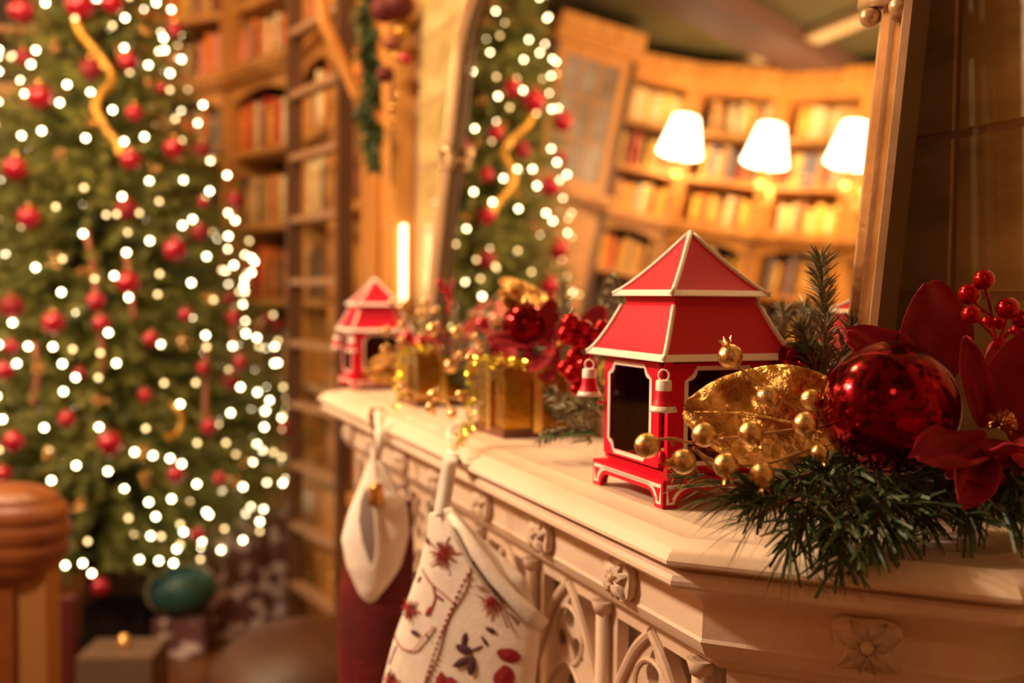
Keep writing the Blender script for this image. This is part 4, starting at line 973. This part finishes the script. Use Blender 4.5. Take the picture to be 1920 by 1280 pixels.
# ------------------------------------------------------------------ library cases
BC = [((.80, 3.00), (.80, 3.52)), ((.80, 3.56), tuple(node(8)[:2]))]
phis = [8, 30, 49.5, 68.5, 87.5, 107, 124, 143, 162, 180, 198]
for a, b_ in zip(phis, phis[1:]): BC.append((tuple(node(a)[:2]), tuple(node(b_)[:2])))
TOPS = [2.45, 2.74, 3.03]; LOW = [.82, 1.10, 1.43, 1.76, 2.09]
BAYN = ['beside the oak pilaster, behind the ladder', 'behind the ladder', 'between the ladder and the first oak upright', 'at the right edge of the tree', 'behind the tree', 'behind the tree in the round end', 'glazed cabinet', 'right of the glazed cabinet in the mirror', 'behind the left lamp in the mirror', 'behind the middle lamp in the mirror', 'behind the right lamp in the mirror', 'at the far left end of the room']
def bookcase(i, A_, B_):
    A_, B_ = Vector((*A_, 0)), Vector((*B_, 0)); mid = (A_+B_)/2; ex = (A_-B_).normalized(); wd = (A_-B_).length-.002
    cab = i == 6; h = wd/2; dep = .26
    if cab: mid = mid-Vector((-ex.y, ex.x, 0))*.30; h = wd/2*.98
    e = empty('bookcase' if not cab else 'glazed_cabinet', (mid.x, mid.y, FZ), math.atan2(ex.y, ex.x), label='', cat='bookcase' if not cab else 'cabinet', group='honey oak library bookcases around the room')
    Z = lambda z: z-FZ
    st_ = .045
    d2 = dep+(.30 if cab else 0)
    for s in (-1, 1):
        b = MB(); x0, x1 = (-h, -h+st_) if s < 0 else (h-st_, h)
        b.box((x0, 0, 0), (x1, d2, Z(3.30))); xm = (x0+x1)/2
        for q in (-.3, 0, .3): b.box((xm+q*st_-.0035, -.006, Z(.9)), (xm+q*st_+.0035, 0, Z(3.26)))
        b.build('upright', M_WOOD if not cab else M_WOOD_D, e)
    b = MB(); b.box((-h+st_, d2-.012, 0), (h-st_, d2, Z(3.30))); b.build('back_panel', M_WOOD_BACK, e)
    b = MB(); b.box((-h, -.035, Z(3.27)), (h, d2, Z(3.33))).box((-h, -.075, Z(3.33)), (h, d2, Z(3.42))).box((-h, -.055, Z(3.30)), (h, 0, Z(3.34))); b.build('cornice', M_WOOD, e)
    b = MB(); b.box((-h, -.065, Z(2.405)), (h, d2-.012, Z(2.45))).box((-h, -.045, Z(2.385)), (h, 0, Z(2.405)))
    pts = [(-h, Z(2.385)), (h, Z(2.385)), (h, Z(2.30))]+[(h-st_*.8-(2*h-1.6*st_)*t/8, Z(2.30)+.05*math.sin(PI*t/8)) for t in range(9)]+[(-h, Z(2.30))]
    b.prism(pts, lambda a, c, d: (a, d, c), .0, .018); b.build('ledge', M_WOOD, e)
    if not cab:
        for z in LOW[1:]+TOPS[1:]:
            b = MB(); b.box((-h+st_, .006, Z(z)-.028), (h-st_, dep-.012, Z(z))); b.build('shelf', M_WOOD, e)
        b = MB(); b.box((-h, -.04, 0), (h, 0, Z(.80))).box((-h, -.05, Z(.78)), (h, dep, Z(.82))); b.build('base_cupboard', M_WOOD, e)
        for s in (-1, 1):
            b = MB(); b.box((min(s*.015, s*(h-.02)), -.052, .06), (max(s*.015, s*(h-.02)), -.04, Z(.74))); dd = b.build('cupboard_door', M_WOOD, e)
            b = MB(); b.ball((s*.03, -.06, Z(.5)), .009, 8, 6); b.build('knob', M_BRASS, dd)
    else:
        b = MB(); b.box((-h+st_, .0, 0), (h-st_, .02, Z(2.385))); b.build('lower_panel', M_WOOD, e)
        for z in (2.74, 3.03):
            b = MB(); b.box((-h+st_, .03, Z(z)-.02), (h-st_, d2-.012, Z(z))); b.build('shelf', M_WOOD, e)
        O = [(-h+st_, Z(2.455)), (h-st_, Z(2.455)), (h-st_, Z(3.27)), (-h+st_, Z(3.27))]; I = [(-h+st_+.05, Z(2.51)), (h-st_-.05, Z(2.51)), (h-st_-.05, Z(3.21)), (-h+st_+.05, Z(3.21))]
        b = MB(); b.ring(O, I, lambda a, c, d: (a, d, c), .0, .025); dd = b.build('glazed_door', M_WOOD, e)
        b = MB(); b.box((-h+st_+.05, .012, Z(2.51)), (h-st_-.05, .016, Z(3.21))); b.build('pane', M_GREYPIC, dd)
        b = MB(); x_ = [-h+st_+.05+k*(2*h-2*st_-.10)/3 for k in (1, 2)]
        for x in x_: b.box((x-.005, .006, Z(2.51)), (x+.005, .020, Z(3.21)))
        for z in (2.74, 2.98): b.box((-h+st_+.05, .006, Z(z)-.005), (h-st_-.05, .020, Z(z)+.005))
        b.build('glazing_bars', M_WOOD, dd)
    e['label'] = ('honey oak library bookcase bay ' + BAYN[i]) if not cab else 'projecting oak cabinet with glazed door, seen in the mirror right of the tree reflection'
    return e, h-st_
cases = [bookcase(i, *bc) for i, bc in enumerate(BC)]

# books: rounded spine, cream page block
def book_mesh(w_, hgt, dp, band):
    b = MB(); n = 6; xs = [-w_/2+w_*k/n for k in range(n+1)]
    sp_ = [(x, -.006*math.cos(x/w_*PI)) for x in xs]
    poly = sp_+[(w_/2, dp), (w_/2-.003, dp), (w_/2-.003, .008), (-w_/2+.003, .008), (-w_/2+.003, dp), (-w_/2, dp)]
    b.prism(poly, lambda a, c, d: (a, c, d), 0, hgt)
    b.box((-w_/2+.003, .004, .003), (w_/2-.003, dp-.004, hgt-.004), 1)
    for z in band: b.box((-w_/2*.92, -.0068, hgt*z), (w_/2*.92, -.002, hgt*z+.006), 2)
    return b.build('book', [M_VELVET, M_WHITE, M_GOLD], data_only=True)
BOOKM = [book_mesh(w_, h_, .14, bd) for w_, h_, bd in ((.030, .20, (.15, .8)), (.036, .225, (.2, .75)), (.026, .19, (.12, .5, .85)), (.042, .215, (.3,)), (.033, .205, (.1, .18, .82)))]
def bm_(n, c): return mat('book_'+n, c, .6)
BCOL = {'orange': bm_('orange', (.75, .20, .03)), 'red': bm_('red', (.50, .035, .015)), 'tan': bm_('tan', (.55, .30, .10)), 'cream': bm_('cream', (.80, .62, .32)), 'yellow': bm_('yellow', (.80, .45, .07)),
        'grey': bm_('grey', (.22, .18, .18)), 'brown': bm_('brown', (.20, .07, .025)), 'pink': bm_('pink', (.70, .25, .18)), 'dark green': bm_('dark_green', (.05, .07, .03)), 'black': bm_('black', (.03, .02, .02))}
ORD = ['first', 'second', 'third', 'fourth', 'fifth', 'sixth', 'seventh', 'eighth', 'ninth', 'tenth', 'eleventh', 'twelfth', 'thirteenth', 'fourteenth', 'fifteenth', 'sixteenth']
SHN = {2.45: 'on the ledge', 2.74: 'second shelf up', 3.03: 'top shelf', 2.09: 'below the ledge', 1.76: 'second below the ledge', 1.43: 'third below the ledge', 1.10: 'fourth below the ledge'}
PAL = {2.45: ['red', 'orange', 'orange', 'pink', 'tan', 'cream', 'grey', 'yellow', 'brown'], 2.74: ['brown', 'tan', 'tan', 'orange', 'grey', 'yellow', 'brown'], 3.03: ['yellow', 'cream', 'cream', 'yellow', 'tan'], 'm': ['yellow', 'tan', 'yellow', 'orange', 'brown', 'grey', 'cream', 'tan', 'yellow', 'red'],
       2.09: ['grey', 'tan', 'orange', 'red', 'yellow', 'red', 'cream', 'brown', 'orange'], 1.76: ['tan', 'cream', 'cream', 'black', 'tan', 'brown', 'orange', 'yellow'], 1.43: ['red', 'brown', 'black', 'orange', 'dark green', 'tan', 'red'], 1.10: ['brown', 'black', 'dark green', 'tan', 'red']}
BAYS = {0: ([2.45, 2.09, 1.76], 'beside the pilaster'), 1: ([2.45, 2.09, 1.76, 1.43], 'behind the ladder'), 2: ([2.45, 2.09, 1.76, 1.43, 1.10], 'left of the ladder'), 3: ([2.45, 2.09, 2.74], 'at the tree edge'),
        7: ([3.03, 2.74, 2.45, 2.09], 'mirrored right of the cabinet'), 8: ([3.03, 2.74, 2.45, 2.09, 1.76], 'mirrored by the left lamp'), 9: ([3.03, 2.74, 2.45, 2.09, 1.76], 'mirrored by the middle lamp'), 10: ([3.03, 2.74, 2.45, 2.09], 'mirrored by the right lamp')}
nb = 0; brnd = random.Random(23)
for bi, (shs, bname) in BAYS.items():
    e, hw_ = cases[bi]; M = Matrix.Translation(e.location) @ Matrix.Rotation(e.rotation_euler.z, 4, 'Z')
    for z in shs:
        x = -hw_+.004; k = 0; gap = brnd.uniform(.0, .05)
        lim = hw_-.002-(gap if bi != 2 else .01)
        while nb < 292:
            m_i = brnd.randrange(5); w_ = (.030, .036, .026, .042, .033)[m_i]*1.12
            if x+w_ > lim or k > 15: break
            cn = brnd.choice(PAL['m' if bi > 6 and z < 3 else z]); lean = brnd.random() < .08 and x+w_+.03 < lim
            o = put('book', BOOKM[m_i]); hz = (.21 if z in (2.74, 2.45) and bi > 5 else .225)
            o.scale = (1.12*.97, 1.2, brnd.uniform(.88, 1.06))
            if z in (2.74, 2.45, 3.03): o.scale[2] *= .93
            if z == 2.45 : o.scale[2] = min(o.scale[2], 1.0)
            o.matrix_world = M @ Matrix.Translation((x+w_/2+(.012 if lean else 0), .030+brnd.uniform(0, .012), z-FZ+.0004)) @ Matrix.Rotation(.12 if lean else 0, 4, 'Y') @ Matrix.Diagonal((*o.scale, 1))
            o.material_slots[0].link = 'OBJECT'; o.material_slots[0].material = BCOL[cn]
            tag(o, f'{cn} book {SHN[z]} {bname}, {ORD[k]} from left', 'book', f'books {SHN[z]} {bname}')
            x += w_+(.034 if lean else .0005); k += 1; nb += 1
# sconces on the uprights
def sconce(phi, label):
    n = node(phi); rad = Vector((math.cos(math.radians(phi)), math.sin(math.radians(phi)), 0)); P = n-rad*.20; P.z = 2.80
    e = empty('wall_sconce', (n.x-rad.x*.005, n.y-rad.y*.005, 2.66), 0, label=label, cat='lamp', group='shaded brass wall lamps on the bookcase uprights')
    q = Vector(e.location); L_ = lambda p: Vector(p)-q
    b = MB(); b.lathe([(.130, -.115), (.074, .105), (.072, .105), (.128, -.115)], 32); b.build('shade', M_SHADE, e, smooth=True, loc=L_((P.x, P.y, 2.93)))
    b = MB(); b.tube([(0, 0, 0), (0, 0, .16)], [.016, .016], 10); b.tube([(0, 0, -.09), (0, 0, 0)], [.02, .03], 12); b.build('candle_sleeve', M_BRASS_L, e, smooth=True, loc=L_((P.x, P.y, 2.70)))
    b = MB(); A0 = Vector((0, 0, 0)); E = L_((P.x, P.y, 2.63)); m_ = E*.5+Vector((0, 0, -.09)); b.tube(bez([A0, m_, E], 14), .009, 8); b.ball(E, .026, 12, 8); b.ball(E+Vector((0, 0, -.07)), .018, 12, 8); b.build('arm', M_BRASS_L, e, smooth=True)
    b = MB(); b.ball((0, 0, 0), .05, 14, 10, sc=(.5, .5, 1.6)); b.build('back_plate', M_BRASS_L, e, smooth=True)
    lamp('sconce_light', (P.x, P.y, 2.94), 7, (1, .62, .28), .05)
sconce(123.8, 'left of three glowing white shaded wall lamps in the mirror'); sconce(144.5, 'middle of three glowing white shaded wall lamps in the mirror'); sconce(165.5, 'right of three glowing white shaded wall lamps in the mirror, cut by the frame')

# oak pilaster between tiles and books
pil = empty('oak_pilaster', (.80, 2.79, FZ), label='tall panelled oak pilaster between the tiled wall and the bookcases', cat='pilaster')
b = MB(); b.box((-.02, -.19, 0), (.01, .20, 3.28-FZ)); b.build('back_board', M_WOOD, pil)
for y in (-.165, .155, .06): b = MB().box((-.045, y-.022, 0), (-.02, y+.022, 3.1-FZ)); b.build('fluted_strip', M_WOOD, pil)
b = MB(); b.box((-.06, -.19, 3.0-FZ), (-.02, .20, 3.28-FZ)); b.build('capital', M_WOOD, pil)
b = MB().box((-.05, .20, 2.2-FZ), (.0, .21, 3.2-FZ)).tube([(-.05, .2, 2.05-FZ), (-.16, .16, 2.25-FZ), (-.20, .12, 2.45-FZ)], .02, 8); b.build('bracket', M_WOOD, pil)
# lit tube lamp at the end of the tiles
tl = empty('tube_lamp', (.775, 2.585, 1.44), label='slim glowing tube lamp at the edge between pilaster and tiles', cat='lamp')
b = MB(); b.tube([(0, 0, .0), (0, 0, .20)], .0085, 12); b.build('glowing_tube', M_CANDLE, tl, smooth=True)
b = MB(); b.tube([(0, 0, -.02), (0, 0, .0)], .012, 12); b.box((0, -.01, -.015), (.02, .01, -.005)); b.build('holder', M_BRASS, tl, smooth=True)
# hanging garland with red bows on the pilaster
hg = empty('pine_garland', (.73, 2.62, 2.2), label='hanging pine swag with red bows and gold baubles on the oak pilaster', cat='garland')
for i in range(7):
    z = 2.42-i*.085; c = Vector((.72, 2.66-.006*i, z))
    o = branch('pine_sprig', [c, c+Vector((-.03, random.uniform(-.05, .03), -.05)), c+Vector((-.02, random.uniform(-.06, .05), -.12))], .06, 22, M_NEEDLE, hg, .0025, seed=200+i); loc_parent(o, hg)
for (x, y, r, m) in ((722, 18, .045, M_VELVET), (745, 10, .05, M_VELVET), (760, 110, .02, M_BAUBLE), (722, 140, .028, M_VELVET), (748, 178, .012, M_BRASS), (738, 200, .012, M_BRASS), (740, 226, .012, M_BRASS), (744, 106, .013, M_BRASS), (735, 80, .03, M_RIBBON_R), (752, 60, .022, M_RIBBON)):
    b = MB(); b.ball((0, 0, 0), r*.9, 12, 8, sc=(1, 1, .85)); o = b.build('bauble', m, hg, smooth=True, loc=at(x, y, 2.6)-Vector(hg.location))

# ------------------------------------------------------------------ ladder
ld = empty('library_ladder', (.742, 3.13, FZ), math.radians(11), label='tall walnut library ladder standing against the bookcases', cat='ladder')
for y, m in ((0, 0), (.42, 0)):
    b = MB(); b.box((-.026, y-.012, 0), (.026, y+.012, 2.95)); b.build('stile', M_LADDER, ld)
for k in range(13):
    z = .20+k*.2150; b = MB(); b.box((-.022, .012, z-.012), (.022, .408, z+.010)); b.build('rung', M_RUNG, ld)
b = MB()
for y in (0, .42): b.tube([(.03, y, 2.93), (.06, y, 2.97), (.09, y, 2.93)], .008, 6)
b.build('hook', M_BRASS, ld)

# ------------------------------------------------------------------ christmas tree
TX, TY = .03, 3.95
TP = [(.50, .52), (.62, .66), (.80, .745), (1.0, .735), (1.3, .65), (1.63, .545), (2.0, .43), (2.4, .315), (2.8, .18), (3.15, .02)]
def trad(z):
    if z <= TP[0][0]: return TP[0][1]
    for (z0, r0), (z1, r1) in zip(TP, TP[1:]):
        if z <= z1: return r0+(r1-r0)*(z-z0)/(z1-z0)
    return .01
tree = empty('christmas_tree', (TX, TY, FZ), label='tall full christmas tree crowded with warm lights and red baubles', cat='christmas tree')
b = MB(); b.tube([(0, 0, 0), (0, 0, 1.4), (0, 0, 2.9)], [.05, .035, .008], 10); b.build('trunk', M_STEM, tree, smooth=True)
b = MB(); b.lathe([(.0001, .02), (.22, .02), (.22, 0), (.2, 0)], 20); b.tube([(0, 0, 0), (0, 0, .12)], .07, 12); b.build('stand', M_BLACK, tree)
trn = random.Random(5)
def foliage(N, lo, hi, m, name):
    b = MB(); V = b.v; Fc = b.f
    for i in range(N):
        z = .50+(3.1-.50)*(1-math.sqrt(trn.random())); q = trn.random()*2*PI; R_ = trad(z)*trn.uniform(lo, hi)
        d = Vector((math.cos(q), math.sin(q), 0)); tip = d*R_+Vector((0, 0, z-FZ)); L = min(R_*.8, .30); sl = trn.uniform(-.25, .35)
        root = tip-d*L+Vector((0, 0, sl*L)); ax = (tip-root).normalized()
        nn = 34
        for k in range(nn):
            t = trn.random(); p = root.lerp(tip, t); a = ax.orthogonal(); a.rotate(Matrix.Rotation(trn.random()*2*PI, 3, ax)); v = (ax*.75+a.normalized()).normalized()
            l = .045*(1.1-.5*t); s = v.cross(a).normalized()*.0042; n0 = len(V)
            V.append(tuple(p-s)); V.append(tuple(p+s)); V.append(tuple(p+v*l)); Fc.append((n0, n0+1, n0+2))
        n0 = len(V); s = ax.orthogonal().normalized()*.003
        V += [tuple(root-s), tuple(root+s), tuple(tip)]; Fc.append((n0, n0+1, n0+2))
    b.mi = [0]*len(b.f); o = b.build(name, m, tree); o['kind'] = 'stuff'; return o
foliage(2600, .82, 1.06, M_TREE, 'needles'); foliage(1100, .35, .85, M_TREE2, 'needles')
# fairy lights
fl_ = empty('fairy_lights', (TX, TY, FZ), label='string of warm white fairy lights wound around the christmas tree', cat='string lights')
cdir = math.atan2(-TY, -TX); bulbs = []
for i in range(20000):
    z = .54+(3.05-.54)*(1-math.sqrt(trn.random())); q = trn.random()*2*PI; R_ = trad(z)*trn.uniform(.88, 1.0); p = Vector((R_*math.cos(q), R_*math.sin(q), z))
    if trn.random() > .25+.75*abs(math.cos(q-cdir)): continue
    if all((p-o_).length_squared > .064**2 for o_ in bulbs): bulbs.append(p)
    if len(bulbs) >= 640: break
def vis(p):                                         # how directly the camera sees it
    q = math.atan2(p.y, p.x); a = (q-cdir+PI) % (2*PI)-PI; P = Vector((TX+p.x, TY+p.y, p.z)); d = (P-CAM).dot(FW)
    x = 960+F*(P-CAM).dot(RT)/d; y = 640-F*(P-CAM).dot(UP)/d
    return abs(a)+(5 if x < -10 or y < -10 or y > 1290 else 0)
bulbs.sort(key=vis)
bm1 = MB().ball((0, 0, 0), .0068, 10, 8).build('bulb', M_BULB, data_only=True, smooth=True)
bm2 = MB().ball((0, 0, 0), .0068, 10, 8).build('bulb', M_BULB_DIM, data_only=True, smooth=True)
rest = MB(); rest2 = MB()
for i, p in enumerate(bulbs):
    dim = i % 3 == 0
    if i < 300: put('bulb', bm2 if dim else bm1, fl_, (p.x, p.y, p.z-FZ))
    else: (rest2 if dim else rest).ball((p.x, p.y, p.z-FZ), .0062, 6, 4)
o = rest.build('bulbs', M_BULB, fl_, smooth=True); o['kind'] = 'stuff'
o = rest2.build('dim_bulbs', M_BULB_DIM, fl_, smooth=True); o['kind'] = 'stuff'
b = MB(); P = []
for i in range(520):
    t = i/519; z = .52+2.5*t; q = t*2*PI*17; R_ = trad(z)*.93; P.append((R_*math.cos(q), R_*math.sin(q), z-FZ))
b.tube(P, .0018, 4); b.build('wire', M_WIRE, fl_)

# baubles: where the line of sight meets the tree's outline
def on_tree(x, y):
    D = (FW+RT*((x-960)/F)-UP*((y-640)/F)); best = None
    for i in range(500):
        t = 2.6+i*.005; P = CAM+D*t; r = math.hypot(P.x-TX, P.y-TY); e = r-trad(P.z)*.985
        if e < 0: return P
        if best is None or e < best[0]: best = (e, P)
    return best[1]
RBL = [(40, 20, 26, 0), (150, 10, 30, 0), (210, 5, 24, 0), (328, 55, 16, 0), (75, 182, 26, 0), (240, 115, 20, 0), (170, 130, 22, 1), (45, 108, 18, 1), (326, 278, 22, 0), (252, 212, 18, 0), (30, 316, 26, 0), (245, 300, 22, 0), (378, 282, 16, 1), (302, 165, 12, 0), (440, 376, 17, 0), (375, 436, 18, 1), (55, 408, 24, 0), (237, 393, 22, 1), (328, 468, 25, 0), (240, 530, 25, 0), (180, 564, 20, 0), (100, 605, 24, 0), (190, 606, 18, 0), (22, 575, 24, 1), (283, 635, 17, 0), (348, 590, 15, 0), (438, 595, 16, 0), (450, 680, 16, 0), (432, 715, 19, 1), (380, 690, 14, 0), (272, 741, 15, 0), (8, 695, 20, 0), (125, 785, 18, 0), (205, 832, 26, 0), (25, 828, 22, 0), (392, 800, 18, 0), (535, 803, 16, 1), (553, 755, 11, 0), (330, 890, 18, 0), (412, 897, 14, 0), (5, 888, 18, 0), (370, 1002, 15, 0), (510, 991, 15, 0), (188, 1100, 19, 0), (502, 596, 10, 0), (430, 560, 12, 1), (20, 650, 16, 0), (150, 700, 14, 1), (380, 380, 12, 0)]
bmesh_r = MB().ball((0, 0, 0), 1, 16, 10).build('bauble', M_BAUBLE, data_only=True, smooth=True)
bmesh_d = MB().ball((0, 0, 0), 1, 16, 10).build('bauble', M_BAUBLE_D, data_only=True, smooth=True)
capm = MB().lathe([(.0001, 1.28), (.22, 1.25), (.24, .95)], 8).build('cap', M_GOLD, data_only=True)
def where(x, y):
    v = 'top' if y < 130 else 'upper' if y < 350 else 'middle' if y < 650 else 'lower' if y < 900 else 'lowest'
    h = 'far left' if x < 60 else 'left' if x < 160 else 'centre' if x < 270 else 'right' if x < 400 else 'right outline'
    return f'{v} branches, {h} of tree'
seen = {}
for (x, y, r, dk) in RBL:
    P = on_tree(x, y); d = (P-CAM).dot(FW); o = put('tree_bauble', bmesh_d if dk else bmesh_r, None, P); rr = r*d/F*.92; o.scale = (rr, rr, rr)
    c_ = put('cap', capm, o)
    wh = where(x, y); key = (dk, wh); seen.setdefault(key, []).append((x, y, o))
for (dk, wh), L in seen.items():
    L.sort(key=lambda a: a[0]); n = len(L)
    for k, (x, y, o) in enumerate(L):
        ex_ = '' if n == 1 else (', ' + (['left', 'right'] if n == 2 else ['left', 'middle', 'right'] if n == 3 else ['leftmost', 'second from left', 'third from left', 'fourth from left', 'fifth from left', 'sixth from left'])[k] + ' one')
        tag(o, f"{'dark wine' if dk else 'bright red'} tree ball, {wh}{ex_}", 'ornament', 'red baubles on the christmas tree')
# gold picks and ribbons
GP = [(270, 60, 'gold'), (105, 90, 'gold'), (170, 230, 'gold'), (115, 290, 'pale'), (292, 318, 'gold'), (105, 490, 'pale'), (160, 510, 'gold'), (75, 690, 'gold'), (190, 748, 'gold'), (270, 845, 'gold'), (270, 895, 'gold'), (90, 850, 'gold'), (465, 865, 'gold'), (440, 905, 'gold'), (395, 560, 'gold'), (275, 155, 'gold'), (230, 100, 'gold'), (340, 640, 'gold'), (490, 610, 'gold'), (150, 950, 'gold')]
for k, (x, y, c_) in enumerate(GP):
    P = on_tree(x, y); b = MB(); rr = random.Random(k)
    for i in range(9):
        v = Vector([rr.uniform(-1, 1) for _ in range(3)]).normalized(); q = v*(.008+.02*rr.random()); b.tube([(0, 0, 0), q], .0012, 4); b.ball(q, .0065, 8, 6)
    o = b.build('gold_pick', M_GOLD if c_ == 'gold' else M_GOLDP, None, smooth=True, loc=P)
    wh = where(x, y); tag(o, '', 'ornament', 'gold berry picks in the christmas tree'); o['w'] = 0; seen.setdefault(('g', wh), []).append((x, y, o))
for (dk, wh), L in seen.items():
    if dk != 'g': continue
    L.sort(key=lambda a: a[0]); n = len(L)
    for k, (x, y, o) in enumerate(L):
        ex_ = '' if n == 1 else ', ' + (['left', 'right'] if n == 2 else ['leftmost', 'second from left', 'third from left', 'fourth from left', 'fifth'])[k] + ' one'
        o['label'] = f'gold bead cluster, {wh}{ex_}'; del o['w']
for (pts, m, w_, lb_) in (([(140, 10), (150, 60), (190, 110), (210, 150), (180, 190), (190, 230), (220, 270), (225, 290)], M_RIBBON, .022, 'wide gold ribbon winding down the upper tree'),
                     ([(160, 430), (175, 500), (180, 560), (190, 640), (190, 700)], M_RIBBON_R, .015, 'rust coloured ribbon hanging left of the tree middle'), ([(235, 470), (245, 540), (250, 600)], M_RIBBON_R, .014, 'short rust ribbon hanging near the tree middle'),
                     ([(385, 640), (388, 690), (385, 760), (390, 800)], M_RIBBON_R, .014, 'rust ribbon hanging right of the tree middle'), ([(435, 600), (440, 650), (450, 690)], M_RIBBON_R, .012, 'short rust ribbon near the right outline of the tree'),
                     ([(320, 755), (340, 780), (335, 810), (310, 820)], M_RIBBON, .014, 'curl of gold ribbon in the lower tree'), ([(65, 640), (70, 700), (60, 760)], M_RIBBON_R, .014, 'rust ribbon hanging at the far left of the tree')):
    P = [on_tree(x, y)+(CAM-on_tree(x, y)).normalized()*-.025 for x, y in pts]; b = ribbonstrip(bez(P, 24), w_*.65, (CAM-P[0]).normalized(), .002)
    o = b.build('ribbon', m, None, smooth=True); recenter(o); tag(o, lb_, 'ribbon')

# ------------------------------------------------------------------ presents, armchair, ottoman
def present(x0, x1, dep, h, loc, rz, m, label, rib=None):
    e = empty('present', loc, math.radians(rz), label=label, cat='present', group='presents under the christmas tree')
    b = MB(); b.box((x0, 0, 0), (x1, dep, h)); b.build('box', m, e)
    if rib:
        w_ = .016; xm = (x0+x1)/2; b = MB(); b.box((xm-w_, -.003, 0), (xm+w_, dep+.003, h+.003)); b.box((x0-.003, dep/2-w_, 0), (x1+.003, dep/2+w_, h+.003)); b.build('ribbon_band', rib, e)
    return e
def fp(x, y): return on(x, y, 2, FZ)
q = fp(155, 1230); present(0, .21, .16, .16, (q.x, q.y, FZ), -20, M_BLACK, 'black glossy present box under the left of the tree')
q = fp(160, 1190); present(0, .26, .16, .24, (q.x, q.y+.02, FZ), -20, M_WHITEBOX, 'pale wrapped present standing behind the black one')
q = fp(365, 1226); e = present(0, .32, .22, .42, (q.x+.03, q.y+.10, FZ), 10, M_SNOWP, 'tall gift bag printed with white snowflakes at the right under the tree')
b = MB(); b.tube([(.10, .11, .42), (.11, .11, .48), (.21, .11, .48), (.22, .11, .42)], .004, 6); b.build('handle', M_CREAM, e)
q = fp(285, 1234); present(0, .17, .12, .13, (q.x, q.y, FZ), -20, M_SNOWP, 'low snowflake patterned box carrying the teal present')
c = Vector((q.x+.10, q.y+.03, FZ+.13+.085)); e = empty('present', c, label='rounded teal blue wrapped present in front of the snowflake bag', cat='present', group='presents under the christmas tree')
b = MB(); b.ball((0, 0, 0), .115, 20, 14, sc=(1, .8, .75)); b.build('wrapped_bundle', M_TEAL, e, smooth=True)
b = MB(); b.tube([(.115*math.cos(t)*1.01, 0, .086*math.sin(t)*1.01) for t in [2*PI*i/24 for i in range(25)]], .004, 6); b.build('cord', M_CREAM, e)
q = fp(142, 1365); zt_ = .20; present(0, .21, .17, zt_, (q.x, q.y, FZ), -20, M_WHITEBOX, 'tan box in front, at the bottom of the picture, with a little bell on top')
b = MB(); b.lathe([(.0001, .036), (.012, .031), (.017, .012), (.024, 0), (.0001, 0)], 14); o = b.build('jingle_bell', M_BRASS_L, None, smooth=True, loc=(q.x+.13, q.y+.06, FZ+zt_)); tag(o, 'tiny pale metal bell standing on the tan box', 'bell')
q = fp(108, 1345); present(0, .045, .05, .34, (q.x, q.y+.02, FZ), -20, M_REDBOX, 'maroon box standing between the armchair and the presents')

ac = empty('armchair', (0, 0, FZ), label='channel tufted tan leather armchair arm at the lower left picture edge', cat='armchair')
A = at(-22, 1010, 2.1); ac.location = (A.x, A.y, FZ); ac.rotation_euler = (0, 0, -TH)
zc = A.z-FZ; b = MB(); vs = []; fs = []; nr, ns = 44, 28; HX, HY, HZ = .145, .08, .112
for i in range(nr+1):                                # rolled arm with horizontal pleats
    t = i/nr*2-1; env = max(0, 1-abs(t)**3.2)**.45
    rid = 1-.045*abs(math.cos((t+.15)*PI*2.6))**6
    for k in range(ns):
        q = 2*PI*k/ns; c, s_ = math.cos(q), math.sin(q); e_ = (abs(c)**3+abs(s_)**3)**(-1/3)
        vs.append((HX*env*rid*c*e_*(1-.06*max(0, -t)), .05+HY*env*rid*s_*e_, zc+HZ*t+.004*c*(1-t*t)))
for i in range(nr):
    for k in range(ns): fs.append((i*ns+k, i*ns+(k+1) % ns, (i+1)*ns+(k+1) % ns, (i+1)*ns+k))
b.add(vs, fs); b.build('arm_roll', M_LEATHER, ac, smooth=True)
b = MB(); b.box((-.30, -.0, 0), (.050, .10, zc-.085)); b.build('arm_side', M_LEATHER, ac)
b = MB(); b.box((.050, .01, 0), (.115, .08, zc-.075)); b.build('front_panel', M_OCHRE, ac)
b = MB(); b.box((-.8, -.10, .1), (-.28, .55, zc-.25)); b.build('seat', M_LEATHER, ac)
for (x, y) in ((-.75, 0), (-.75, .5)): MB().tube([(x, y, 0), (x, y, .1)], .02, 8).build('leg', M_WOOD_D, ac)

ot = empty('round_ottoman', (0, 0, FZ), label='round brown leather ottoman on the floor left of the stockings', cat='ottoman')
q = at(562, 1290, 2.55); ot.location = (q.x, q.y, FZ); zt = q.z-FZ+.17
b = MB(); b.lathe([(.19, .06), (.25, .10), (.265, zt-.26), (.255, zt-.17), (.215, zt-.09), (.15, zt-.035), (.07, zt-.006), (.0001, zt)], 32); b.build('cushion', M_LEATHER_D, ot, smooth=True)
b = MB(); b.lathe([(.0001, .0), (.15, .0), (.16, .06), (.17, .065)], 24); b.build('plinth', M_WOOD_D, ot)
